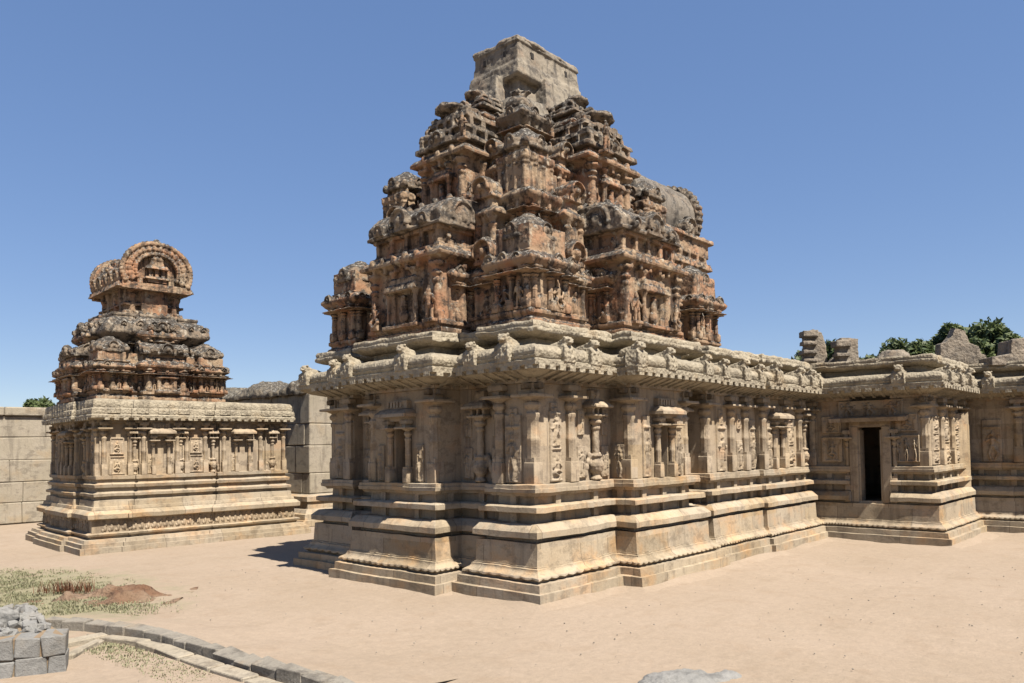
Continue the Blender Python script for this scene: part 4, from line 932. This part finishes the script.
nb, rb = kuta_mb(.40, .40, 5.1, 5.38, 5.86, None); men = remesh(nb, 'corner_shrine', M_stucco, VX, .010, 4.5, .004, 20, 111); mer = remesh(rb, 'dome_roof', M_roof, VX, .013, 4.5, .006, 18, 112)
for x, y in ((tX0 + .42, tY0 + .42), (tX1 - .42, tY0 + .42), (tX0 + .42, tY1 - .42), (tX1 - .42, tY1 - .42)): o = link('corner_shrine', men, shrine, (x, y, 0)); link('dome_roof', mer, o)
b_, r_ = sala_mb(1.1, 1., 4.08, 4.95, 5.0, 5.35, 5.36, 5.78, npil=4, deep=.8); mb1 = remesh(b_, 'middle_shrine', M_stucco, VX, .010, 4.5, .004, 20, 121); mr1 = remesh(r_, 'barrel_roof', M_roof, VX, .013, 4.5, .006, 18, 122)
for x, y, fc in ((tcx, tY0 - .12, 'R'), (tX0 - .12, tcy, 'L'), (tcx, tY1 + .12, 'B'), (tX1 + .12, tcy, 'E')): o = link('middle_shrine', mb1, shrine, (x, y, 0), FACE[fc]); link('barrel_roof', mr1, o)
b_, r_ = sala_mb(.95, 1., 5.4, 5.85, 5.9, 6.02, 6.06, 6.6, npil=4, deep=.7); mb1 = remesh(b_, 'middle_shrine', M_stucco, VX, .010, 4.5, .004, 20, 123); mr1 = remesh(r_, 'barrel_roof', M_roof, VX, .013, 4.5, .006, 18, 124)
for x, y, fc in ((tcx, .40, 'R'), (.24, tcy, 'L'), (tcx, 3.67, 'B'), (3.24, tcy, 'E')): o = link('middle_shrine', mb1, shrine, (x, y, 0), FACE[fc]); link('barrel_roof', mr1, o)
# crown: neck and big barrel vault with horseshoe gables, axis along Y
ms = MB()
ms.box(tcx - .76, tcx + .76, .98, 3.1, 6.5, 7.4); ms.box(tcx - .86, tcx + .86, .88, 3.2, 6.55, 6.72, t=.03); ms.box(tcx - .84, tcx + .84, .9, 3.18, 6.88, 6.95)
for t in (-.8, -.3, .3, .8):
    for yy in (.97, 3.11): ms.lathe(tcx + t * .74, yy, [(.09, 6.7), (.08, 7.1), (.12, 7.2), (.08, 7.25), (.13, 7.38), (.13, 7.42)], 8)
    for xx in (tcx - .77, tcx + .77): ms.lathe(xx, tcy + t * 1.0, [(.09, 6.7), (.08, 7.1), (.12, 7.2), (.13, 7.42)], 8)
ms.box(tcx - .36, tcx + .36, .85, 1.1, 6.55, 7.4)
link('tower_neck', remesh(ms, 'tower_neck', M_stucco, VX, .010, 4.5, .005, 18, 131), shrine)
ms = MB(); vw = .88
vr = lambda y, s: [(tcx + vw * 1.12 * s * math.cos(a) * (1.0 if math.sin(a) > 0 else 1.), y, 7.76 + (.80 if math.sin(a) > 0 else .5) * s * math.sin(a)) for a in [(-.5 + (math.pi + 1.) * k / 22) for k in range(23)]]
ms.rings([vr(.75, 1.), vr(1.6, .94), vr(2.6, .94), vr(3.42, 1.)][::-1])
ms.box(tcx - 1.08, tcx + 1.08, .68, 3.4, 7.36, 7.50, t=.04); ms.box(tcx - .98, tcx + .98, .78, 3.3, 7.48, 7.62)
for i in range(5): ms.merge(arch_solid(.2, .14), Matrix.Translation((tcx - 1.0, 1.1 + .5 * i, 7.58)) @ Matrix.Rotation(-math.pi / 2, 4, 'Z')); ms.merge(arch_solid(.2, .14), Matrix.Translation((tcx + 1.0, 1.1 + .5 * i, 7.58)) @ Matrix.Rotation(math.pi / 2, 4, 'Z'))
for k in range(90):
    a = random.uniform(.1, math.pi - .1); y = random.uniform(.9, 3.3); ms.ell((tcx + vw * 1.08 * math.cos(a), y, 7.76 + .79 * math.sin(a)), (.07, .09, .07), 6, 5)
VAULT = link('vault_roof', remesh(ms, 'vault_roof', M_stucco, VX, .014, 4, .007, 18, 133), shrine)
def gable(yy, rot):
    g_ = MB(); n = 30; Ro, Ri = .98, .56
    for k in range(n):
        a0, a1 = [(-.42 + (math.pi + .84) * (k + j) / n) for j in (0, 1)]
        q = lambda r, a: (r * math.cos(a), .42 + r * .86 * math.sin(a) if a else 0)
        P4 = [q(Ri, a0), q(Ro, a0), q(Ro, a1), q(Ri, a1)]
        g_.rings([[(x, .16, z) for x, z in P4], [(x, -.08, z) for x, z in P4]])
    for r, s, c in ((Ro * .98, .085, 34), (Ri * 1.08, .06, 24), (.77, .09, 20)):
        for k in range(c):
            a = -.4 + (math.pi + .8) * k / (c - 1); g_.ell((r * math.cos(a), -.1, .42 + r * .86 * math.sin(a)), (s, .06, s), 6, 5)
    g_.box(-.97, .97, -.1, .16, -.14, .06); g_.box(-.64, .64, .08, .16, -.1, 1.0)
    g_.ell((0, -.02, 1.27), (.12, .1, .14), 8, 6)
    # little pavilion carved inside the arch
    g_.box(-.26, .26, -.1, .1, .1, .2); g_.box(-.36, .36, -.16, .1, .2, .27, t=.04)
    for x in (-.17, 0, .17): g_.box(x - .05, x + .05, -.06, .1, .27, .5)
    g_.box(-.33, .33, -.16, .1, .5, .6, t=.06); g_.box(-.2, .2, -.1, .1, .58, .8, t=.04); g_.ell((0, -.02, .8), (.22, .1, .1), 8, 6)
    return g_
MG = remesh(gable(0, 0), 'gable_arch', M_stucco, VX, .009, 5, .005, 20, 135)
link('gable_arch', MG, VAULT, (tcx, .72, 7.45), 0); link('gable_arch', MG, VAULT, (tcx, 3.35, 7.45), math.pi)
m = MB(); m.add([(0.02, .02, 4.07), (W - .02, .02, 4.07), (W - .02, Dp - .02, 4.07), (.02, Dp - .02, 4.07)], [(0, 1, 2, 3)]); m.build('roof', M_plaster, shrine)

# ================================================================== COMPOUND WALLS
def masonry(name, mat, parent, length, height, thick, rows, seed, cop=None, coursing=1.9):
    rng = random.Random(seed); m = MB(); z = 0
    hs = [rng.uniform(.8, 1.2) for r in range(rows)]
    for r in range(rows):
        h = height * hs[r] / sum(hs); x = -rng.uniform(0, 1.)
        while x < length:
            L = rng.uniform(.55, 1.35) * coursing; a, b = max(x, 0), min(x + L, length)
            if b - a > .1: o = rng.uniform(-.015, .015); m.box(a + .004, b - .004, o, thick + o, z + .004, z + h - .003, b=.028)
            x += L
        z += h
    return m.jitter(.025, 1.7, seed).build(name, mat, parent)
cw = thing('compound_wall', 'long enclosure wall of large pale granite blocks behind the small shrine', 'wall', (-16, 25.5, 0))
masonry('masonry', M_block, cw, 30, 4.08, .8, 5, 5)
m = MB(); x = 0
while x < 30:
    L = random.uniform(1.2, 2.2); m.box(x + .005, min(x + L, 30) - .005, -.1, .9, 4.085, 4.42, b=.04); x += L
m.jitter(.015, 2, 3).build('coping', M_block, cw)
gw = thing('side_wall', 'tall block wall with dark mossy top between the small shrine and the large temple', 'wall', (5.86, 15.5, 0), 0)
mm = masonry('masonry', M_block, gw, 10.0, 4.62, 1.9, 5, 15, coursing=1.5)
mm.rotation_euler = (0, 0, math.pi / 2); mm.location = (1.9, 0, 0)
m = MB(); rs = []
for k in range(60):
    y = .1 + k * .17; b = .5 + .16 * math.sin(k * .33) + random.uniform(-.06, .06); rs.append([(-.12, y, 4.60), (-.16, y, 4.75), (-.02, y, 4.66 + b * .6), (.5, y, 4.66 + b), (1.4, y, 4.66 + b), (1.95, y, 4.75), (1.95, y, 4.6)])
m.rings(rs[::-1]); link('mossy_top', remesh(m, 'mossy_top', M_moss, .06, .07, 2., .03, 8, 7), gw)
m = sweep([(1.95, -.02), (-.02, -.02), (-.02, 9.5)], [(0, 0), (.75, 0), (.75, .2), (.62, .21), (.6, .4), (.5, .42), (.42, .55), (.3, .56), (.28, .8), (.36, .82), (.36, .98), (.2, 1.02), (0, 1.03)], closed=False, seg=.25)
m.jitter(.01, 2, 2).build('moulded_base', M_base, gw)

# ================================================================== RUINED PARAPETS ON THE ROOF, TREES
def slab_mb(outline, thick):
    m = MB(); m.rings([[(x, 0, z) for x, z in outline], [(x, thick, z) for x, z in outline]][::-1]); return m
def ruin(name, label, outline, thick, loc, rz, extra=None, mat=M_brick):
    m = slab_mb(outline, thick)
    if extra: extra(m)
    o = link(name, remesh(m, name, mat, .03, .018, 3, .010, 12, len(label)), None, loc, rz); tag(o, label, 'ruin', 'broken masonry on the hall roof'); return o
def grooves(m):
    for z in (.35, .62, .9): m.box(-.42, .0, -.14, .3, z, z + .12)
    m.box(-.42, .05, -.16, .3, 1.16, 1.36)
ruin('parapet_remnant', 'taller of two upright brick stubs with moulded left edge on the hall roof', [(-.3, -.1), (.42, -.1), (.30, .9), (.22, 1.3), (-.05, 1.42), (-.3, 1.35)], .4, (15.0, 1.05, 4.78), R(-50), grooves)
def grooves2(m):
    for z in (.2, .45): m.box(-.4, .0, -.12, .3, z, z + .1)
    m.box(-.42, .05, -.16, .3, .75, .95)
ruin('parapet_remnant', 'shorter upright brick stub with moulded edge, right of the taller stub on the roof', [(-.28, -.1), (.34, -.1), (.30, 1.0), (-.22, 1.04), (-.3, .6)], .4, (15.0, .05, 4.78), R(-50), grooves2)
ruin('broken_stub', 'low broken lump of masonry leaning between the two upright brick stubs', [(-.25, -.1), (.25, -.1), (.2, .3), (.05, .5), (-.15, .25)], .4, (15.3, .62, 4.78), R(-50))
m = MB(); m.ell((0, 0, .0), (.42, .5, .42), 14, 10); m.box(-.42, .42, -.45, .45, -.1, .15)
o = link('roof_mound', remesh(m, 'roof_mound', M_brick, .04, .05, 3, .02, 11, 5), None, (15.5, -1.1, 4.95)); tag(o, 'rounded grey mound of rubble masonry on the hall roof beside the tree', 'ruin', 'broken masonry on the hall roof')
def holes(m): pass
ruin('broken_gable', 'stepped triangular fragment of broken wall standing on the roof before the dark tree', [(-.68, -.1), (.62, -.1), (.6, .3), (.46, .36), (.4, .58), (.15, .66), (.05, 1.06), (-.24, 1.14), (-.34, .9), (-.52, .72), (-.68, .68)], .35, (16.2, -2.85, 4.78), R(-55))
ruin('roof_block', 'big sloping grey slab on the hall roof at the right picture edge', [(-.8, -.1), (1.6, -.1), (1.6, 1.25), (1.2, 1.25), (1.15, .95), (1.0, .85), (.85, .72), (-.25, .62), (-.3, .2), (-.8, .15)], .8, (16.0, -4.3, 4.78), R(-55))
def tree(label, loc, h, rx, rz_, n, seed, trunk_h):
    t = thing('broadleaf_tree', label, 'tree', loc, 0, 'trees behind the temple'); rng = random.Random(seed)
    m = MB(); m.lathe(0, 0, [(.35, 0), (.28, trunk_h * .4), (.22, trunk_h), (.1, h * .8)], 9)
    cl = []
    for k in range(64):
        a = rng.uniform(0, 6.28); r = rx * math.sqrt(rng.uniform(.05, 1)); z = trunk_h + (h - trunk_h) * rng.uniform(.1, 1) * (1 - .35 * (r / rx) ** 2); c = (r * math.cos(a), r * math.sin(a), z); cl.append((c, rng.uniform(.5, 1.1) * min(rx, 2.4) * .32))
        m.cap((0, 0, trunk_h * rng.uniform(.6, 1.)), (c[0] * .85, c[1] * .85, c[2] - .2), .09, .03, 6)
    m.build('trunk', M_bark, t)
    lf = MB(); V_ = []; F_ = []
    for k in range(n):
        c, rr = cl[rng.randrange(len(cl))]; d = Vector((rng.gauss(0, 1), rng.gauss(0, 1), rng.gauss(0, .8))).normalized() * rr * rng.uniform(.35, 1.) ** .6
        p = Vector(c) + d; s = rng.uniform(.1, .22); u = Vector((rng.gauss(0, 1), rng.gauss(0, 1), rng.gauss(0, 1))).normalized(); w = u.orthogonal().normalized() * s * .55; u = u * s
        i = len(V_); V_ += [tuple(p - u), tuple(p + w), tuple(p + u), tuple(p - w)]; F_.append((i, i + 1, i + 2, i + 3))
    lf.v, lf.f = V_, F_; lf.build('crown', M_leaf, t); return t
Cw = Vector((-9.57, -8.18, 0))
tree('large dark green tree crown rising behind the triangular roof fragment', (33.4, 1.25, 0), 8.15, 3.2, 2., 34000, 1, 4.6)
tree('low green tree partly seen left of the taller roof stub', (33., 7.4, 0), 8.0, 2.0, 1.6, 12000, 2, 4.6)
tree('pale low treetop peeking between the short stub and the roof mound', (34., 5.2, 0), 7.4, 1.3, 1.2, 6000, 3, 4.6)
tree('dark bushy treetop low behind the sloping roof slab', (34.4, -1.6, 0), 7.3, 1.5, 1.5, 8000, 5, 4.6)
tree('tiny distant treetop above the enclosure wall at far left', (6.2, 46., 0), 5.95, 1.0, 1.0, 6000, 4, 4.2)

# ================================================================== GROUND AND FOREGROUND
n = 140; V_ = []; F_ = []
xs = np.sign(np.linspace(-1, 1, n)) * np.abs(np.linspace(-1, 1, n)) ** 3.2 * 900
gx, gy = np.meshgrid(xs - 4, xs + 0)
P = np.stack([gx.ravel(), gy.ravel(), gx.ravel() * 0], 1)
gz = fbm(P * .35, 3, 3) * .035 * np.exp(-(gx.ravel() ** 2 + gy.ravel() ** 2) / 900)
def bank(x, y):  # the sand has blown up a little against the right-hand face
    return 0
V_ = [(a, b, c - .02) for a, b, c in zip(gx.ravel(), gy.ravel(), gz)]
F_ = [(j * n + i, j * n + i + 1, (j + 1) * n + i + 1, (j + 1) * n + i) for j in range(n - 1) for i in range(n - 1)]
gm = MB(); gm.v, gm.f = V_, F_; o = gm.build('ground', M_sand, None, smooth=True); o['kind'] = 'structure'
def hewn(lx, ly, lz, seed, mat, rough=.012):
    m = MB(); m.box(-lx / 2, lx / 2, -ly / 2, ly / 2, 0, lz, b=.012); m.jitter(rough * 1.9, 5.5, seed); return mesh_of(m, 'stone', mat)
def stone_mb(lx, ly, lz, seed, rough=.03):
    m = MB(); m.box(-lx / 2, lx / 2, -ly / 2, ly / 2, 0, lz, b=min(lx, ly, lz) * .12); return remesh(m, 'stone', M_grey, max(.018, min(lx, ly, lz) / 14), rough, 4 / max(lx, .2), rough * .4, 22, seed)
# low wall of grey blocks, bottom left
fw = thing('low_stone_wall', 'low wall end of grey dressed blocks in two courses at the bottom left', 'wall', (-6.26, 2.13, 0), R(-24))
rw = random.Random(11)
for r, (z, hh, Ls) in enumerate(((-.05, .245, (.2, .34, .3, .4)), (.195, .25, (.26, .27, .3, .34)))):
    x = 0.0
    for k, L in enumerate(Ls):
        link('block', hewn(L - .016, .42, hh - .014, 40 + r * 7 + k, M_grey), fw, (x - L / 2, .21, z)); x -= L
m = MB(); m.rings([[(-1.4, .035, -.05), (-.03, .035, -.05), (-.55, 1.75, -.05), (-1.8, 1.75, -.05)], [(-1.4, .035, .42), (-.03, .035, .42), (-.6, 1.6, .47), (-1.8, 1.7, .5)]])
m.build('mortar_core', M_mortar, fw)
rwc = random.Random(4); m = MB()
for k in range(150):
    a, b = rwc.random(), rwc.random(); x = -.2 - .95 * a - .4 * b; y = .25 + 1.3 * b; q = rwc.uniform(.025, .085); c = MB(); c.box(-q, q, -q * rwc.uniform(.6, 1), q * rwc.uniform(.6, 1), -q * .6, q * .6, b=q * .2); c.jitter(q * .35, 5 / q * .1, k)
    m.merge(c, Matrix.Translation((x, y, .41 + .09 * b + rwc.uniform(0, .05))) @ Matrix.Rotation(rwc.uniform(0, 6), 4, (rwc.uniform(-1, 1), rwc.uniform(-1, 1), 1)))
m.build('rubble', M_grey, fw)['kind'] = 'stuff'
loose = [(-6.62, 3.25, .44, .34, .26, .24), (-6.9, 3.5, .46, .36, .3, .3), (-6.42, 3.2, .44, .24, .2, .16), (-7.0, 3.1, .46, .3, .26, .16), (-6.5, 2.75, .42, .14, .12, .08), (-6.75, 2.7, .43, .16, .14, .09), (-6.95, 2.75, .44, .12, .1, .07)]
lab = ['upright grey loose block on the rubble top of the low wall', 'biggest pale loose block at the left edge on top of the low wall', 'dark grey loose block at the right of the blocks on the low wall', 'flat grey stone lying before the big pale block on the low wall', 'small pale stone near the right front of the low wall top', 'small rounded stone in the middle of the low wall top', 'tiny stone chip at the left front of the low wall top']
for k, (x, y, z, a, b, c) in enumerate(loose): tag(link('loose_stone', stone_mb(a, b, c, 60 + k, .03), None, (x, y, z - .04), random.uniform(0, 3)), lab[k], 'stone', 'loose stones on the low wall')
def kerb(name, label, pts, w, h, z, seed, lo=.3, hi=.5, mat=None):
    t = thing(name, label, 'kerb', (pts[0][0], pts[0][1], 0)); rng = random.Random(seed)
    # resample the polyline
    seg = []; acc = 0
    for a, b in zip(pts, pts[1:]): seg.append((a, b, math.hypot(b[0] - a[0], b[1] - a[1])))
    tot = sum(s[2] for s in seg); s = 0; k = 0
    variants = [hewn(.42, w, h, seed + q, mat or M_kerb, .012) for q in range(6)]
    def at(d):
        for a, b, L in seg:
            if d <= L: return (a[0] + (b[0] - a[0]) * d / L, a[1] + (b[1] - a[1]) * d / L, math.atan2(b[1] - a[1], b[0] - a[0]))
            d -= L
        return (*seg[-1][1], 0)
    while s < tot - .1:
        L = rng.uniform(lo, hi); x, y, an = at(min(s + L / 2, tot - 1e-3))
        link('kerb_stone', variants[rng.randrange(6)], t, (x - pts[0][0], y - pts[0][1], z + rng.uniform(-.008, .008)), an + rng.uniform(-.03, .03), ((L - .004) / .42, rng.uniform(.9, 1.1), rng.uniform(.95, 1.04))); s += L
    return t
kerb('stone_kerb', 'curving upper kerb of rough grey stones edging the sand', [(-5.6, 4.95), (-5.2, 4.2), (-4.95, 3.3), (-4.84, 2.4), (-4.82, 1.5), (-4.8, .6), (-4.72, -.5), (-4.65, -1.8)], .22, .26, -.14, 80)
kerb('stone_kerb', 'lower row of flat grey stones in front of the curving kerb', [(-5.85, 3.55), (-5.35, 3.55), (-5.15, 2.9), (-5.08, 2.1), (-5.06, 1.3), (-5.05, .4), (-5.0, -.8)], .22, .16, -.12, 90, .5, .9, M_block)
kerb('stone_kerb', 'short pale row of stones running from the low wall to the kerb', [(-6.05, 2.75), (-5.75, 3.1), (-5.3, 3.5)], .14, .14, -.11, 97, .3, .45, M_block)
# rock at the bottom edge
m = MB(); m.ell((0, 0, 0), (.55, .3, .17), 14, 9); m.ell((-.25, -.1, .03), (.3, .26, .14), 12, 8); m.ell((.45, .02, -.02), (.4, .24, .12), 12, 8)
o = link('half_buried_rock', remesh(m, 'half_buried_rock', M_grey, .02, .03, 4, .012, 18, 3), None, (-2.0, -3.72, -.075), R(-30)); tag(o, 'pale grey rock half buried in sand at the bottom edge', 'rock')
# soil heap with a dry plant
m = MB(); N = 40; L_ = []
for j in range(N + 1):
    for i in range(N + 1):
        x, y = -1.6 + 3.2 * i / N, -1.1 + 2.2 * j / N; r = math.hypot(x / 1.5, y / 1.0); L_.append((x, y, r))
A_ = np.array([(x, y, 0) for x, y, r in L_]); nz_ = fbm(A_ * 2.6, 5, 5)
m.add([(x, y, max(-.06, .13 * max(0, 1 - r) * (1 + 1.6 * k) + .05 * k - .03)) for (x, y, r), k in zip(L_, nz_)], [(j * (N + 1) + i, j * (N + 1) + i + 1, (j + 1) * (N + 1) + i + 1, (j + 1) * (N + 1) + i) for j in range(N) for i in range(N)])
o = m.build('soil_heap', M_dirt, None, smooth=True); o.location = (-4.15, 6.65, 0); o.rotation_euler = (0, 0, R(-42)); o.scale = (.85, .75, .9); tag(o, 'low heap of reddish brown soil on the sand at left', 'soil heap')
dm = sweep(WHOLE, [(.5, .035), (.61, .03), (.68, .012), (.8, -.012), (1.1, -.06)], closed=False, seg=.08, endcap=False)
P_ = np.array(dm.v); k_ = fbm(P_ * [1., 1., 0.] * 1.1, 4, 9); P_[:, 2] += k_ * .035 * (P_[:, 2] > -.05); dm.v = [tuple(p) for p in P_]
o = dm.build('sand_drift', M_sand, None, smooth=True); o['kind'] = 'structure'
dm = sweep([(-5.6, 4.95), (-5.2, 4.2), (-4.95, 3.3), (-4.84, 2.4), (-4.82, 1.5), (-4.8, .6), (-4.72, -.5), (-4.65, -1.8)], [(.03, .06), (.09, .105), (.16, .112), (.4, .08), (.9, .02), (1.7, -.06)], closed=False, seg=.15, endcap=False)
P_ = np.array(dm.v); P_[:, 2] += fbm(P_ * [1., 1., 0.] * 1.3, 4, 19) * .025; dm.v = [tuple(p) for p in P_]
o = dm.build('sand_drift', M_sand, None, smooth=True); o['kind'] = 'structure'
def blades(name, mat, pts, hmin, hmax, seed, wd=.012):
    rng = random.Random(seed); V_ = []; F_ = []
    for x, y, z in pts:
        for b in range(rng.randint(3, 6)):
            a = rng.uniform(0, 6.28); h = rng.uniform(hmin, hmax); ln = rng.uniform(.2, .8) * h; px, py = x + rng.gauss(0, .03), y + rng.gauss(0, .03); c, s = math.cos(a), math.sin(a); i = len(V_)
            V_ += [(px - s * wd, py + c * wd, z), (px + s * wd, py - c * wd, z), (px + c * ln * .4 + s * wd * .7, py + s * ln * .4 - c * wd * .7, z + h * .6), (px + c * ln * .4 - s * wd * .7, py + s * ln * .4 + c * wd * .7, z + h * .6), (px + c * ln, py + s * ln, z + h)]
            F_ += [(i, i + 1, i + 2, i + 3), (i + 3, i + 2, i + 4)]
    m = MB(); m.v, m.f = V_, F_; return m.build(name, mat, None)
rng = random.Random(8); pts = []
cl_ = [(rng.gauss(-5.9, 1.7), rng.gauss(9.2, 2.4)) for k in range(420)]
for k in range(9000):
    c_ = cl_[rng.randrange(420)]; x, y = c_[0] + rng.gauss(0, .1), c_[1] + rng.gauss(0, .1)
    if ((x + 5.6) * .33) ** 2 + ((y - 8.9) * .2) ** 2 > rng.uniform(.25, .8): continue
    pts.append((x, y, 0))
for k in range(800):
    t = rng.random(); x, y = -5.25 - rng.uniform(.0, .5) + .1 * t, 3.3 - 4.2 * t; pts.append((x, y, -.03))
for k in range(500): pts.append((rng.gauss(-4.5, .4), rng.gauss(5.6, .5), 0))
blades('grass', M_grass, pts, .012, .045, 4, .008)['kind'] = 'stuff'
pp = [(-4.42 + u_, 7.75 - .6 * u_ + v_, .04) for u_, v_ in [(rng.gauss(0, .17), rng.gauss(0, .13)) for k in range(75)]]
o = blades('dry_bush', M_dry, pp, .03, .26, 6, .006); tag(o, 'small reddish dry bush on the soil heap', 'dry plant')
# pebbles scattered over the sand
pm = [stone_mb(.06, .05, .03, 120 + k, .006) for k in range(4)]
# light pebbles are too many to name one by one
m = MB()
for k in range(900):
    x, y = rng.uniform(-8, 9), rng.uniform(-7, 10)
    if x > -.8 and y > -.9: continue
    s = rng.uniform(.004, .014); m.ell((x, y, s * .2), (s, s * rng.uniform(.7, 1.2), s * .6), 6, 4)
m.build('pebbles', M_kerb, None, smooth=True)['kind'] = 'stuff'

# ================================================================== CAMERA, SUN, SKY
f_px, pitch, roll, yaw, cy_px = 771.9, .03475, -.01582, .73676, 420.24
cp, sp_ = math.cos(pitch), math.sin(pitch)
def camv(r, f, u):
    x, y, z = r, -(u * cp - f * sp_), f * cp + u * sp_
    c, s = math.cos(roll), math.sin(roll); return Vector((c * x - s * y, s * x + c * y, z))
aX, aY, aZ = camv(math.sin(yaw), math.cos(yaw), 0), camv(-math.cos(yaw), math.sin(yaw), 0), camv(0, 0, 1)
right = Vector((aX.x, aY.x, aZ.x)); down = Vector((aX.y, aY.y, aZ.y)); fwd = Vector((aX.z, aY.z, aZ.z))
cam = bpy.data.cameras.new('camera'); co = bpy.data.objects.new('camera', cam); COL.objects.link(co)
Mx = Matrix((right, -down, -fwd)).transposed().to_4x4(); Mx.translation = Vector((-9.572, -8.180, 2.6)); co.matrix_world = Mx
cam.sensor_width = 36; cam.lens = 36 * f_px / 1024; cam.shift_y = (cy_px - 341.5) / 1024; cam.clip_end = 4000; cam.clip_start = .05
scene.camera = co
ld = Vector((.10, .995, 0)).normalized(); el = R(57)
L3 = Vector((ld.x * math.cos(el), ld.y * math.cos(el), -math.sin(el)))
sun = bpy.data.lights.new('sun', 'SUN'); sun.energy = 5.0; sun.angle = R(.5); sun.color = (1., .93, .83)
so = bpy.data.objects.new('sun', sun); COL.objects.link(so); so.rotation_euler = L3.to_track_quat('-Z', 'Y').to_euler(); so.location = (0, -20, 30)
w = bpy.data.worlds.new('World'); scene.world = w; w.use_nodes = True; t = w.node_tree; t.nodes.clear()
out = t.nodes.new('ShaderNodeOutputWorld'); bg = t.nodes.new('ShaderNodeBackground'); sk = t.nodes.new('ShaderNodeTexSky'); sk.sky_type = 'NISHITA'; sk.sun_disc = False
sk.sun_elevation = el; sk.sun_rotation = math.atan2(-L3.x, -L3.y); sk.air_density = .75; sk.dust_density = .15; sk.ozone_density = 3.0; sk.altitude = 300
gm_ = t.nodes.new('ShaderNodeGamma'); gm_.inputs[1].default_value = .45; hs_ = t.nodes.new('ShaderNodeHueSaturation'); hs_.inputs['Saturation'].default_value = 1.66; hs_.inputs['Hue'].default_value = .514
t.links.new(sk.outputs[0], gm_.inputs[0]); t.links.new(gm_.outputs[0], hs_.inputs['Color']); t.links.new(hs_.outputs[0], bg.inputs[0]); bg.inputs[1].default_value = .130; t.links.new(bg.outputs[0], out.inputs[0])
scene.view_settings.view_transform = 'Standard'; scene.view_settings.look = 'None'; scene.view_settings.exposure = 1.38; scene.view_settings.gamma = 1
